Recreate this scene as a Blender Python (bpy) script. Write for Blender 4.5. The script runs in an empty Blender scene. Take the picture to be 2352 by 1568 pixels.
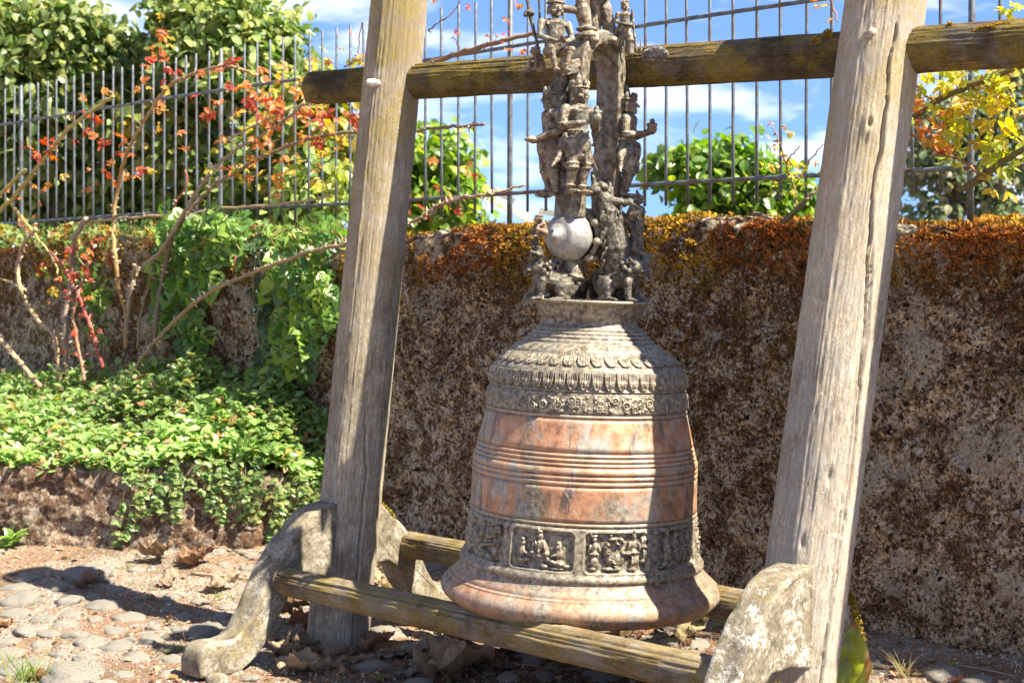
import bpy, math, random
import numpy as np
from mathutils import Vector, Matrix, Euler
SC = bpy.context.scene
COL = SC.collection
def R(a): return a*math.pi/180
E = 1.2                      # eye height in metres; plan measures below are multiples of it
# ------------------------------------------------------------------ camera
cam = bpy.data.cameras.new("camera"); camo = bpy.data.objects.new("camera", cam); COL.objects.link(camo)
camo.location = (0, 0, E); camo.rotation_euler = (R(90), 0, 0)
cam.sensor_width = 36; cam.lens = 50; cam.shift_y = -134/2352
cam.clip_start = .05; cam.clip_end = 2000
cam.dof.use_dof = True; cam.dof.focus_distance = 3.85; cam.dof.aperture_fstop = 6.5
SC.camera = camo
# ------------------------------------------------------------------ sky and sun
SUN = Vector((1.021, -.552, 1.56)).normalized()
w = bpy.data.worlds.new("World"); SC.world = w; w.use_nodes = True
wn = w.node_tree; wn.nodes.clear()
def wnode(t, **k):
    n = wn.nodes.new(t)
    for a, b in k.items(): setattr(n, a, b)
    return n
sky = wnode('ShaderNodeTexSky', sky_type='NISHITA', sun_disc=False)
sky.sun_elevation = math.asin(SUN.z); sky.sun_rotation = math.atan2(SUN.x, SUN.y)
sky.altitude = 400; sky.air_density = 1.0; sky.dust_density = .1; sky.ozone_density = 3.
hs = wnode('ShaderNodeHueSaturation'); hs.inputs['Saturation'].default_value = .45; hs.inputs['Hue'].default_value = .5; hs.inputs['Value'].default_value = 1.
tc = wnode('ShaderNodeTexCoord'); mp = wnode('ShaderNodeMapping'); mp.inputs['Scale'].default_value = (2.2, 2.2, 9); mp.inputs['Location'].default_value = (0.9, 2.3, .4)
nz = wnode('ShaderNodeTexNoise'); nz.inputs['Scale'].default_value = 3.1; nz.inputs['Detail'].default_value = 9; nz.inputs['Roughness'].default_value = .55; nz.inputs['Distortion'].default_value = .4
cr = wnode('ShaderNodeValToRGB'); cr.color_ramp.elements[0].position = .49; cr.color_ramp.elements[1].position = .86
cr.color_ramp.elements[1].color = (.38, .38, .38, 1)
mx = wnode('ShaderNodeMix', data_type='RGBA'); mx.inputs[7].default_value = (10.5, 9.1, 6.9, 1)  # cloud light, added bright and warm across the whole sky to fill shade
bg = wnode('ShaderNodeBackground'); bg.inputs['Strength'].default_value = .15
wo = wnode('ShaderNodeOutputWorld'); L = wn.links.new
L(sky.outputs[0], hs.inputs['Color']); L(tc.outputs['Generated'], mp.inputs['Vector']); L(mp.outputs[0], nz.inputs['Vector'])
L(nz.outputs['Fac'], cr.inputs[0]); L(cr.outputs[0], mx.inputs[0]); tn_ = wnode('ShaderNodeMix', data_type='RGBA', blend_type='MULTIPLY'); tn_.inputs[0].default_value = 1; tn_.inputs[7].default_value = (.12, .20, .37, 1); L(hs.outputs[0], tn_.inputs[6]); L(tn_.outputs[2], mx.inputs[6]); L(mx.outputs[2], bg.inputs[0]); L(bg.outputs[0], wo.inputs[0])
sl = bpy.data.lights.new("sun", 'SUN'); sl.energy = 4.4; sl.angle = R(.53); sl.color = (1, .93, .78)
so = bpy.data.objects.new("sun", sl); COL.objects.link(so); so.rotation_euler = SUN.to_track_quat('Z', 'Y').to_euler()
vs = SC.view_settings; vs.view_transform = 'Standard'; vs.look = 'None'; vs.exposure = 1.9; vs.gamma = 1; vs.use_curve_mapping = False
# ------------------------------------------------------------------ geometry of the place
F, CX, HY = 3267., 1176., 650.
u = Vector((-.738, .674, 0)).normalized()      # along the wall, to the left and away
rr = -u                                        # along the wall, to the right and near
v = Vector((.674, .738, 0)).normalized()       # through the wall, away
def at(x, y, Y): return Vector(((x-CX)/F*Y, Y, E+(HY-y)/F*Y))
W0 = Vector((.934, 3.89, 0))*E
def on_wall(x, y, off=0.):
    "point on the wall plane (moved off metres towards the camera side) seen in direction x, y"
    d = Vector(((x-CX)/F, 1, (HY-y)/F)); o = W0 - v*off
    k = o.dot(v)/(d.x*v.x+d.y*v.y)
    return Vector((0, 0, E)) + d*k
def on_z(x, y, z=0.):
    Y = (E-z)*F/(y-HY); return Vector(((x-CX)/F*Y, Y, z))
# ------------------------------------------------------------------ object helpers
def link(o, parent=None):
    COL.objects.link(o)
    if parent is not None: o.parent = parent
    return o
def tag(o, label=None, cat=None, group=None, kind=None):
    if label: o['label'] = label
    if cat: o['category'] = cat
    if group: o['group'] = group
    if kind: o['kind'] = kind
    return o
def empty(name, loc=(0, 0, 0), label=None, cat=None, group=None):
    o = bpy.data.objects.new(name, None); o.empty_display_size = .05; o.location = loc; COL.objects.link(o)
    return tag(o, label, cat, group)
def mesh(name, V, Fc, mat=None, smooth=True, tint=None):
    V = np.asarray(V, dtype=np.float32); me = bpy.data.meshes.new(name)
    if isinstance(Fc, np.ndarray):
        n, k = Fc.shape
        me.vertices.add(len(V)); me.vertices.foreach_set('co', V.ravel())
        me.loops.add(n*k); me.loops.foreach_set('vertex_index', Fc.astype(np.int32).ravel())
        me.polygons.add(n); me.polygons.foreach_set('loop_start', np.arange(n, dtype=np.int32)*k)
        me.polygons.foreach_set('loop_total', np.full(n, k, dtype=np.int32))
        me.update(calc_edges=True)
    else:
        me.from_pydata([tuple(p) for p in V], [], Fc)
    me.polygons.foreach_set('use_smooth', np.full(len(me.polygons), smooth)); me.update()
    if tint is not None:
        a = me.color_attributes.new('tint', 'FLOAT_COLOR', 'POINT')
        T = np.ones((len(V), 4), np.float32); T[:, :3] = tint; a.data.foreach_set('color', T.ravel())
    if mat: me.materials.append(mat)
    return me
def obj(name, me, parent=None, **k):
    return tag(link(bpy.data.objects.new(name, me), parent), **k)
RS = np.random.RandomState
# ------------------------------------------------------------------ vectorised value noise
def vnoise(P, seed=0):
    P = np.asarray(P, dtype=np.float64); i = np.floor(P).astype(np.int64); f = P-i; f = f*f*(3-2*f)
    def h(a, b, c):
        n = (a*374761393 + b*668265263 + c*2147483647 + seed*974711) & 0xffffffff
        n = ((n ^ (n >> 13))*1274126177) & 0xffffffff; n = (n ^ (n >> 16)) & 0xffff
        return n/65535.
    x, y, z = i[:, 0], i[:, 1], i[:, 2]; r = 0
    for dx in (0, 1):
        for dy in (0, 1):
            for dz in (0, 1):
                wt = (f[:, 0] if dx else 1-f[:, 0])*(f[:, 1] if dy else 1-f[:, 1])*(f[:, 2] if dz else 1-f[:, 2])
                r = r + wt*h(x+dx, y+dy, z+dz)
    return r*2-1
def fbm(P, oct=4, seed=0, rough=.5):
    P = np.asarray(P, dtype=np.float64); a, s, r = 1., 1., 0
    for k in range(oct): r = r+a*vnoise(P*s+17.3*k, seed+k); a *= rough; s *= 2.03
    return r
def sstep(a, b, x): t = np.clip((x-a)/(b-a), 0, 1); return t*t*(3-2*t)
# ------------------------------------------------------------------ shapes
def grid_faces(nu, nv, wrap=False):
    "quads of a grid of nv rows by nu columns (columns wrap around)"
    c = np.arange(nu if wrap else nu-1); r = np.arange(nv-1); C, Rw = np.meshgrid(c, r)
    a = Rw*nu+C; b = Rw*nu+(C+1) % nu
    return np.stack([a, b, b+nu, a+nu], -1).reshape(-1, 4)
def sphere_pts(n=12, m=8):
    V = [(0, 0, -1)]
    for j in range(1, m):
        t = -math.pi/2+math.pi*j/m
        for i in range(n): p = 2*math.pi*i/n; V.append((math.cos(t)*math.cos(p), math.cos(t)*math.sin(p), math.sin(t)))
    V.append((0, 0, 1)); Fs = []
    for i in range(n): Fs.append((0, 1+(i+1) % n, 1+i))
    for j in range(m-2):
        for i in range(n):
            a = 1+j*n+i; b = 1+j*n+(i+1) % n; Fs += [(a, b, b+n), (a, b+n, a+n)]
    k = 1+(m-2)*n; t = len(V)-1
    for i in range(n): Fs.append((k+i, k+(i+1) % n, t))
    return np.array(V), np.array(Fs)
SPH = {}
class Clay:
    "soft shapes pressed together into one skin"
    def __init__(s): s.V = []; s.F = []; s.n = 0
    def add(s, V, Fc): s.V.append(np.asarray(V)); s.F.append(np.asarray(Fc)+s.n); s.n += len(V); return s
    def ell(s, c, r, rot=(0, 0, 0), q=(12, 8)):
        if q not in SPH: SPH[q] = sphere_pts(*q)
        V, Fc = SPH[q]; r = (r, r, r) if not hasattr(r, '__len__') else r
        M = np.array(Euler([R(a) for a in rot]).to_matrix())
        return s.add((V*np.array(r))@M.T+np.array(c), Fc)
    def cap(s, a, b, r0, r1=None, q=(10, 6)):
        if r1 is None: r1 = r0
        if q not in SPH: SPH[q] = sphere_pts(*q)
        V, Fc = SPH[q]; a = Vector(a); b = Vector(b); d = b-a
        M = np.array(d.to_track_quat('Z', 'Y').to_matrix()) if d.length > 1e-6 else np.eye(3)
        top = V[:, 2] > 1e-6
        Q = V*np.where(top, r1, r0)[:, None]; Q[:, 2] += np.where(top, d.length, 0)
        eq = np.abs(V[:, 2]) <= 1e-6
        return s.add(Q@M.T+np.array(a), Fc)
    def path(s, pts, rad):
        for i in range(len(pts)-1):
            r0 = rad[i] if hasattr(rad, '__len__') else rad; r1 = rad[i+1] if hasattr(rad, '__len__') else rad
            s.cap(pts[i], pts[i+1], r0, r1)
        return s
    def box(s, c, h, rot=(0, 0, 0)):
        V = np.array([(x, y, z) for x in (-1, 1) for y in (-1, 1) for z in (-1, 1)])*np.array(h)
        Fc = [(0, 1, 3), (0, 3, 2), (4, 6, 7), (4, 7, 5), (0, 4, 5), (0, 5, 1), (2, 3, 7), (2, 7, 6), (0, 2, 6), (0, 6, 4), (1, 5, 7), (1, 7, 3)]
        M = np.array(Euler([R(a) for a in rot]).to_matrix()); return s.add(V@M.T+np.array(c), Fc)
    def xf(s, M):
        "move everything collected so far by a 4x4 matrix"
        M = np.array(M); s.V = [q@M[:3, :3].T+M[:3, 3] for q in s.V]; return s
    def put(s, other, M):
        M = np.array(M)
        for q, f in zip(other.V, other.F): s.V.append(q@M[:3, :3].T+M[:3, 3]); s.F.append(f+s.n)
        s.n += other.n; return s
    def build(s, name, mat, parent=None, voxel=None, smooth=True, **k):
        me = mesh(name, np.concatenate(s.V), np.concatenate(s.F), mat, smooth)
        o = obj(name, me, parent, **k)
        if voxel:
            if not hasattr(Clay, 'tx'): Clay.tx = bpy.data.textures.new('worn_casting', 'CLOUDS'); Clay.tx.noise_scale = .0085; Clay.tx.noise_depth = 3
            m = o.modifiers.new('fuse', 'REMESH'); m.mode = 'VOXEL'; m.voxel_size = voxel; m.use_smooth_shade = True
            m2 = o.modifiers.new('soft', 'SMOOTH'); m2.factor = .5; m2.iterations = 1
            m3 = o.modifiers.new('wear', 'DISPLACE'); m3.texture = Clay.tx; m3.strength = .0026 if voxel < .0025 else .003; m3.mid_level = .5
        return o
def tube(pts, rad, n=8, jitter=0, seed=0, cap=True):
    "tapered tube along points: returns V, F (quads)"
    pts = [Vector(p) for p in pts]; V = []; rg = RS(seed)
    for i, p in enumerate(pts):
        d = (pts[min(i+1, len(pts)-1)]-pts[max(i-1, 0)]).normalized()
        a = d.orthogonal().normalized() if i == 0 else (a-d*a.dot(d)).normalized()
        b = d.cross(a); r = rad[i] if hasattr(rad, '__len__') else rad
        for k in range(n):
            t = 2*math.pi*k/n; q = r*(1+jitter*rg.uniform(-1, 1)); V.append(p+a*(math.cos(t)*q)+b*(math.sin(t)*q))
    Fc = grid_faces(n, len(pts), True)
    if cap:
        m = len(V); V.append(pts[0]); V.append(pts[-1]); e = (len(pts)-1)*n
        c = [(m, (k+1) % n, k, k) for k in range(n)]+[(m+1, e+k, e+(k+1) % n, e+(k+1) % n) for k in range(n)]
        T0 = [(f[0], f[1], f[2]) for f in c]; T = np.concatenate([Fc[:, [0, 1, 2]], Fc[:, [0, 2, 3]], np.array(T0)])
    else: T = np.concatenate([Fc[:, [0, 1, 2]], Fc[:, [0, 2, 3]]])
    return np.array(V), T
def smooth_path(pts, k=4):
    "Catmull-Rom resample"
    P = [Vector(p) for p in pts]; out = []
    for i in range(len(P)-1):
        p0 = P[max(i-1, 0)]; p1 = P[i]; p2 = P[i+1]; p3 = P[min(i+2, len(P)-1)]
        for j in range(k):
            t = j/k; out.append(.5*((2*p1)+(p2-p0)*t+(2*p0-5*p1+4*p2-p3)*t*t+(3*p1-p0-3*p2+p3)*t**3))
    out.append(P[-1]); return out
def join(parts):
    V = []; Fc = []; n = 0
    for a, b in parts: V.append(np.asarray(a)); Fc.append(np.asarray(b)+n); n += len(a)
    return np.concatenate(V), np.concatenate(Fc)
def scatter(tv, tf, pos, rot, sc, name, mat, parent=None, tint=None, smooth=False, **k):
    "many copies of a small template in one mesh; rot = (n,3,3), sc = (n,) or (n,3)"
    n = len(pos); sc = np.asarray(sc); sc = sc[:, None] if sc.ndim == 1 else sc
    V = np.einsum('nij,nkj->nki', rot, tv[None]*sc[:, None, :])+pos[:, None, :]
    Fc = (tf[None]+(np.arange(n)*len(tv))[:, None, None]).reshape(-1, tf.shape[1])
    T = None if tint is None else np.repeat(np.asarray(tint), len(tv), axis=0)
    return obj(name, mesh(name, V.reshape(-1, 3), Fc, mat, smooth, T), parent, **k)
def frames(D, N):
    "rotation matrices whose Y axis follows D and Z axis is near N"
    D = D/np.linalg.norm(D, axis=1, keepdims=True); X = np.cross(D, N); X /= np.linalg.norm(X, axis=1, keepdims=True)+1e-9
    Z = np.cross(X, D); return np.stack([X, D, Z], -1)
def unit(rg, n): a = rg.normal(size=(n, 3)); return a/np.linalg.norm(a, axis=1, keepdims=True)
def mix(a, b, t): return np.asarray(a)*(1-t)[:, None]+np.asarray(b)*t[:, None]
# ------------------------------------------------------------------ materials
class M:
    def __init__(s, name):
        s.m = bpy.data.materials.new(name); s.m.use_nodes = True; s.t = s.m.node_tree; s.t.nodes.clear()
        s.out = s.n('ShaderNodeOutputMaterial'); s.b = s.n('ShaderNodeBsdfPrincipled'); s.l(s.b.outputs[0], s.out.inputs[0])
        s.tc = s.n('ShaderNodeTexCoord'); s.P = s.tc.outputs['Object']
        s.b.inputs['Roughness'].default_value = .85
    def n(s, t, **k):
        q = s.t.nodes.new(t)
        for a, b in k.items(): setattr(q, a, b)
        return q
    def l(s, a, b): s.t.links.new(a, b)
    def set(s, i, val):
        if hasattr(val, 'is_linked') or isinstance(val, bpy.types.NodeSocket): s.l(val, i)
        else: i.default_value = val
    def map(s, scale=(1, 1, 1), loc=(0, 0, 0), rot=(0, 0, 0), P=None):
        q = s.n('ShaderNodeMapping'); s.l(P or s.P, q.inputs[0]); q.inputs['Scale'].default_value = scale; q.inputs['Location'].default_value = loc; q.inputs['Rotation'].default_value = rot
        return q.outputs[0]
    def noise(s, scale, detail=4, rough=.55, P=None, dist=0):
        q = s.n('ShaderNodeTexNoise'); s.l(P or s.P, q.inputs['Vector']); q.inputs['Scale'].default_value = scale
        q.inputs['Detail'].default_value = detail; q.inputs['Roughness'].default_value = rough; q.inputs['Distortion'].default_value = dist
        return q.outputs['Fac']
    def vor(s, scale, P=None, feature='F1', out='Distance', rnd=1):
        q = s.n('ShaderNodeTexVoronoi', feature=feature); s.l(P or s.P, q.inputs['Vector']); q.inputs['Scale'].default_value = scale; q.inputs['Randomness'].default_value = rnd
        return q.outputs[out]
    def ramp(s, fac, stops, interp='LINEAR'):
        q = s.n('ShaderNodeValToRGB'); e = q.color_ramp.elements; q.color_ramp.interpolation = interp
        while len(e) < len(stops): e.new(.5)
        for i, (p, c) in enumerate(stops):
            e[i].position = p; e[i].color = tuple(c)+(1,) if hasattr(c, '__len__') else (c, c, c, 1)
        s.l(fac, q.inputs[0]); return q.outputs[0]
    def mixc(s, fac, a, b, mode='MIX'):
        q = s.n('ShaderNodeMix', data_type='RGBA', blend_type=mode); s.set(q.inputs[0], fac)
        for i, c in ((6, a), (7, b)):
            s.set(q.inputs[i], c if not isinstance(c, tuple) else c+(1,))
        return q.outputs[2]
    def math(s, op, a, b=0.5, c=None, clamp=False):
        q = s.n('ShaderNodeMath', operation=op, use_clamp=clamp); s.set(q.inputs[0], a); s.set(q.inputs[1], b)
        if c is not None: s.set(q.inputs[2], c)
        return q.outputs[0]
    def sep(s, P=None):
        q = s.n('ShaderNodeSeparateXYZ'); s.l(P or s.P, q.inputs[0]); return q.outputs
    def attr(s, name='tint'):
        q = s.n('ShaderNodeAttribute'); q.attribute_name = name; return q.outputs['Color']
    def bump(s, h, dist=.004, strength=1., prev=None):
        q = s.n('ShaderNodeBump'); s.l(h, q.inputs['Height']); q.inputs['Distance'].default_value = dist; q.inputs['Strength'].default_value = strength
        if prev: s.l(prev, q.inputs['Normal'])
        s.l(q.outputs[0], s.b.inputs['Normal']); return q.outputs[0]
    def col(s, c): s.set(s.b.inputs['Base Color'], c if not isinstance(c, tuple) else c+(1,)); return s
    def rough(s, c): s.set(s.b.inputs['Roughness'], c); return s
    def spec(s, c): s.b.inputs['Specular IOR Level'].default_value = c; return s
def leafmat(name, rough=.42, trans=.35, spec=.5, sat=1.15):
    "leaf tissue coloured by the tint each leaf carries; light also passes through it"
    q = M(name); c = q.attr(); nn = q.noise(60, 3); c = q.mixc(q.math('MULTIPLY', nn, .55), c, (.02, .03, .01), 'MIX')
    q.col(c).rough(rough).spec(spec)
    t = q.n('ShaderNodeBsdfTranslucent'); h = q.n('ShaderNodeHueSaturation'); h.inputs['Saturation'].default_value = sat; h.inputs['Value'].default_value = 1.9
    q.l(q.attr(), h.inputs['Color']); q.l(h.outputs[0], t.inputs[0])
    m = q.n('ShaderNodeMixShader'); m.inputs[0].default_value = trans; q.l(q.b.outputs[0], m.inputs[1]); q.l(t.outputs[0], m.inputs[2]); q.l(m.outputs[0], q.out.inputs[0])
    return q.m
# post and beam timber: grain runs along local Z
def wood(name, base, dark, light, moss=.5, mosscol=(.20, .15, .02), z0=0., z1=2., grainscale=1., pale=.0):
    q = M(name); G = q.map((13*grainscale, 13*grainscale, 2.6)); g = q.noise(5, 8, .72, G, .5); G2 = q.map((60, 60, 9.)); g2 = q.noise(3, 6, .78, G2, .3)
    big = q.noise(3.2, 4, .6); c = q.ramp(q.math('ADD', q.math('MULTIPLY', g, .6), q.math('MULTIPLY', q.noise(21, 6, .75, q.map((1, 1, .45))), .4)), [(.32, dark), (.5, base), (.66, light)])
    c = q.mixc(q.ramp(g2, [(.36, .8), (.6, 0)]), c, tuple(x*.45 for x in dark))
    c = q.mixc(q.math('MULTIPLY', q.ramp(q.noise(5.5, 5, .62, q.map((1, 1, .28), (2, 1, 0)), .5), [(.47, 0), (.58, .95)]), q.ramp(q.noise(1., 4, .75, q.map((110, 110, 12))), [(.35, .35), (.6, 1)])), c, tuple(x*.55 for x in dark))
    c = q.mixc(q.ramp(q.noise(150, 4, .8), [(.38, .5), (.46, 0)]), c, tuple(x*.45 for x in dark)); c = q.mixc(q.ramp(q.noise(95, 4, .8, q.map((1, 1, .5), (3, 1, 4))), [(.55, 0), (.66, .5)]), c, tuple(min(.9, x*1.25) for x in light))
    if pale: c = q.mixc(q.math('MULTIPLY', q.ramp(q.noise(9, 5, .7), [(.42, 0), (.6, 1)]), pale), c, (.42, .4, .36))
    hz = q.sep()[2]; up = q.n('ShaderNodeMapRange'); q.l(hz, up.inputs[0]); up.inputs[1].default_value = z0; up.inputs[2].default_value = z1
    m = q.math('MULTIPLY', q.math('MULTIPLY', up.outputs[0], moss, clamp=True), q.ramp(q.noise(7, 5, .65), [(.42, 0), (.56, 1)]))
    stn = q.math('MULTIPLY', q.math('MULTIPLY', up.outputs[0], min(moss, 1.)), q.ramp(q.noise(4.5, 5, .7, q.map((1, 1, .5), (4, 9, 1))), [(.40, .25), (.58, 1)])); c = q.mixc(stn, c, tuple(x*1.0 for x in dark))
    fine = q.ramp(q.noise(140, 3, .7), [(.4, .15), (.58, 1)]); m = q.math('MULTIPLY', m, fine)
    mc = q.mixc(q.noise(30, 3), mosscol, tuple(min(1, x*2.0) for x in mosscol))
    c = q.mixc(m, c, mc)
    q.col(c).rough(.88).spec(.25)
    b = q.bump(g2, .005, 1.); q.bump(q.noise(170, 4, .8), .003, .9, b)
    return q.m
# ================================================================== BELL STAND
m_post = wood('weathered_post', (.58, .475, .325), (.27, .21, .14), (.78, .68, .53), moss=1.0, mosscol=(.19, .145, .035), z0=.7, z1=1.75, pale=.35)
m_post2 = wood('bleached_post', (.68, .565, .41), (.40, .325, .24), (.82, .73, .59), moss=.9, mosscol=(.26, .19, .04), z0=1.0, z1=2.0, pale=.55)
m_beam = wood('mossy_beam', (.15, .10, .042), (.045, .03, .013), (.33, .25, .15), moss=.85, mosscol=(.17, .12, .012), z0=-9, z1=-8, pale=.3)
m_rail = wood('stretcher_timber', (.34, .235, .12), (.13, .085, .04), (.50, .38, .23), moss=.55, mosscol=(.22, .16, .02), z0=-9, z1=-8, pale=.6)
def brk_mat(nm, lk):
    q = M(nm); n1 = q.noise(18, 6, .7); c = q.ramp(n1, [(.35, (.11, .088, .06)), (.5, (.22, .185, .13)), (.68, (.33, .285, .21))])
    spk = q.ramp(q.noise(90, 4, .75), [(.5, 0), (.62, 1)]); c = q.mixc(q.math('MULTIPLY', spk, .75), c, (.09, .075, .05))
    lich = q.math('MULTIPLY', q.ramp(q.noise(13, 5, .7), [(.5, 0), (.58, 1)]), q.ramp(q.noise(110, 3, .7), [(.42, 0), (.52, 1)]))
    c = q.mixc(q.math('MULTIPLY', lich, lk), c, (.66, .62, .54)); yl = q.ramp(q.noise(6, 4, .7, q.map((1, 1, 1), (4, 3, 1))), [(.53, 0), (.62, .7)]); c = q.mixc(q.math('MULTIPLY', yl, spk), c, (.33, .24, .03))
    q.col(c).spec(.2); b_ = q.bump(n1, .006, .6); q.bump(q.noise(150, 4, .7), .003, .8, b_); return q.m
m_brk = brk_mat('bracket_timber', .35); m_brk2 = brk_mat('crusted_bracket_timber', .72)
q = M('moss'); q.col(q.attr()).rough(.95).spec(.1)
t = q.n('ShaderNodeBsdfTranslucent'); q.l(q.attr(), t.inputs[0]); mm = q.n('ShaderNodeMixShader'); mm.inputs[0].default_value = .3; q.l(q.b.outputs[0], mm.inputs[1]); q.l(t.outputs[0], mm.inputs[2]); q.l(mm.outputs[0], q.out.inputs[0]); m_moss = q.m

stand = empty('bell_stand', (Vector((.06, 3.46, 0))*E)[:], 'weathered timber stand of two leaning posts and a mossy crossbeam, carrying the bronze bell', 'bell stand')
def child(o, par):
    "parent and keep the place"
    o.parent = par; o.matrix_parent_inverse = Matrix.Translation(-Vector(par.location)); return o
def post_mesh(name, mat, H, r0, r1, cracks, knots=(), seed=0, nz=420, na=200):
    z = np.linspace(-.05, H, nz); a = np.linspace(-math.pi, math.pi, na, endpoint=False); A, Z = np.meshgrid(a, z)
    A = A.ravel(); Z = Z.ravel(); r = r0+(r1-r0)*np.clip(Z/H, 0, 1)
    cs = np.stack([np.sin(A)*2.2, np.cos(A)*2.2, Z*1.1], -1)
    r = r*(1+.016*fbm(cs, 3, seed)); gr = np.stack([np.sin(A)*26, np.cos(A)*26, Z*3.], -1)
    r += .0016*fbm(gr, 3, seed+5, .7); r += .0008*fbm(np.stack([np.sin(A)*70, np.cos(A)*70, Z*40], -1), 2, seed+9)
    for (ks, wd, dp) in cracks:
        ks = np.array(ks); ang = np.interp(Z, ks[:, 0], R(ks[:, 1]))
        ang = ang+.045*vnoise(np.stack([Z*9, Z*0, Z*0+seed], -1), 3)+.02*vnoise(np.stack([Z*34, Z*0, Z*0+seed], -1), 4)
        fade = sstep(ks[0, 0]-.03, ks[0, 0]+.04, Z)*(1-sstep(ks[-1, 0]-.05, ks[-1, 0]+.03, Z))
        wv = wd*(.65+.5*vnoise(np.stack([Z*7, Z*0+2, Z*0+seed], -1), 6)); d = np.arctan2(np.sin(A-ang), np.cos(A-ang))*r0
        r -= dp*fade*np.exp(-(d/np.maximum(wv, .0012))**2)*1.0
        r += .004*fade*np.exp(-((d-wd*2.4)/(wd*2.2))**2)
    for (kz, ka, kr, kd) in knots:
        d = np.hypot((Z-kz)*.45, np.arctan2(np.sin(A-R(ka)), np.cos(A-R(ka)))*r0)
        r += kd*(np.exp(-(d/kr)**2)-1.6*np.exp(-(d/(kr*.35))**2))
    V = np.stack([np.sin(A)*r, -np.cos(A)*r, Z], -1); Fc = grid_faces(na, nz, True)
    V = np.concatenate([V, [[0, 0, H]], [[0, 0, -.05]]]); n = len(V); top = (nz-1)*na
    T = np.concatenate([Fc[:, [0, 1, 2]], Fc[:, [0, 2, 3]], np.array([(n-2, top+k, top+(k+1) % na) for k in range(na)]), np.array([(n-1, (k+1) % na, k) for k in range(na)])])
    return mesh(name, V, T, mat)
def place_axis(o, p0, p1):
    "stand local Z along p0->p1, local -Y towards the viewer side"
    z = (Vector(p1)-Vector(p0)).normalized(); y = Vector((0, 1, 0)); x = y.cross(z).normalized(); y = z.cross(x)
    m = Matrix((x, y, z)).transposed().to_4x4(); m.translation = Vector(p0); o.matrix_world = m
def add_part(name, me, p0, p1, par=stand, **k):
    o = obj(name, me, None, **k); place_axis(o, p0, p1); o.parent = par; o.matrix_parent_inverse = Matrix.Translation(-Vector(par.location)); return o
PL0 = Vector((-.486, 3.96, 0))*E; PL1 = Vector((-.340, 4.016, 1.565))*E
PR0 = Vector((.568, 2.997, 0))*E; PR1 = Vector((.806, 3.124, 1.507))*E
def along(a, b, t): return a+(b-a)*t
Lp = (PL1-PL0).length/1.565*2.05; Rp = (PR1-PR0).length/1.49*2.0
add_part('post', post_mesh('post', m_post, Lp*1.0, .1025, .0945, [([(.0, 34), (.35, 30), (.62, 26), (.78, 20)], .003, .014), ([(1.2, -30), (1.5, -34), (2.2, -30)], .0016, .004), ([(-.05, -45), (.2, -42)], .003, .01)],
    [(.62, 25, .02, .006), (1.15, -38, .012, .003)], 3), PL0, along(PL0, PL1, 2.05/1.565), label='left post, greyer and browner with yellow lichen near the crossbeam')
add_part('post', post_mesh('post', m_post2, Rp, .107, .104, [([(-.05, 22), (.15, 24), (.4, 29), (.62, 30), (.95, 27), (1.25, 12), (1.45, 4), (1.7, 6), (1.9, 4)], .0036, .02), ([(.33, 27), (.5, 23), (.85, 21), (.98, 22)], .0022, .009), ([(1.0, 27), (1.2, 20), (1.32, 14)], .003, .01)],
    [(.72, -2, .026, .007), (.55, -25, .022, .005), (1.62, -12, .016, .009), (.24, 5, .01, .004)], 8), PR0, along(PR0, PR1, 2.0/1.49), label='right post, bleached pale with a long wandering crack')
# crossbeam through both posts
BL = Vector((-.6076, 4.26, 1.583))*E; bdir = (PR1-PL1).normalized(); BR = PR1+bdir*1.1
Lb = (BR-BL).length
def beam_mesh(name, mat, L_, r0, r1, seed, rounded=True, nz=420, na=120, cr=()):
    z = np.linspace(0, L_, nz)
    if rounded: z = np.concatenate([np.array([0, .002, .006, .012, .02, .03]), z[z > .035]])
    nz = len(z); a = np.linspace(-math.pi, math.pi, na, endpoint=False); A, Z = np.meshgrid(a, z); A = A.ravel(); Z = Z.ravel()
    r = r0+(r1-r0)*Z/L_; r = r*(1+.018*fbm(np.stack([np.sin(A)*2, np.cos(A)*2, Z*1.7], -1), 3, seed))
    r += .0022*fbm(np.stack([np.sin(A)*15, np.cos(A)*15, Z*3.2], -1), 4, seed+2, .75)
    for (ks, wd, dp) in cr:
        ks = np.array(ks); ang = np.interp(Z, ks[:, 0], R(ks[:, 1]))+.05*vnoise(np.stack([Z*8, Z*0, Z*0+seed], -1), 3)
        fade = sstep(ks[0, 0]-.02, ks[0, 0]+.04, Z)*(1-sstep(ks[-1, 0]-.05, ks[-1, 0]+.02, Z))
        r -= dp*fade*np.exp(-(np.arctan2(np.sin(A-ang), np.cos(A-ang))*r0/wd)**2)
    if rounded: r *= np.sqrt(np.clip(1-((.03-np.minimum(Z, .03))/.034)**2, 0, 1))
    V = np.stack([np.sin(A)*r, -np.cos(A)*r, Z], -1); Fc = grid_faces(na, nz, True); V = np.concatenate([V, [[0, 0, 0]], [[0, 0, L_]]]); n = len(V); e = (nz-1)*na
    T = np.concatenate([Fc[:, [0, 1, 2]], Fc[:, [0, 2, 3]], np.array([(n-2, (k+1) % na, k) for k in range(na)]), np.array([(n-1, e+k, e+(k+1) % na) for k in range(na)])])
    return mesh(name, V, T, mat)
def lay_axis(o, p0, p1, par=stand):
    "local Z along p0->p1, local -X up"
    z = (Vector(p1)-Vector(p0)).normalized(); x = (Vector((0, 0, -1))-z*Vector((0, 0, -1)).dot(z)).normalized(); y = z.cross(x)
    m = Matrix((x, y, z)).transposed().to_4x4(); m.translation = Vector(p0); o.matrix_world = m
    o.parent = par; o.matrix_parent_inverse = Matrix.Translation(-Vector(par.location)); return o
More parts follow.
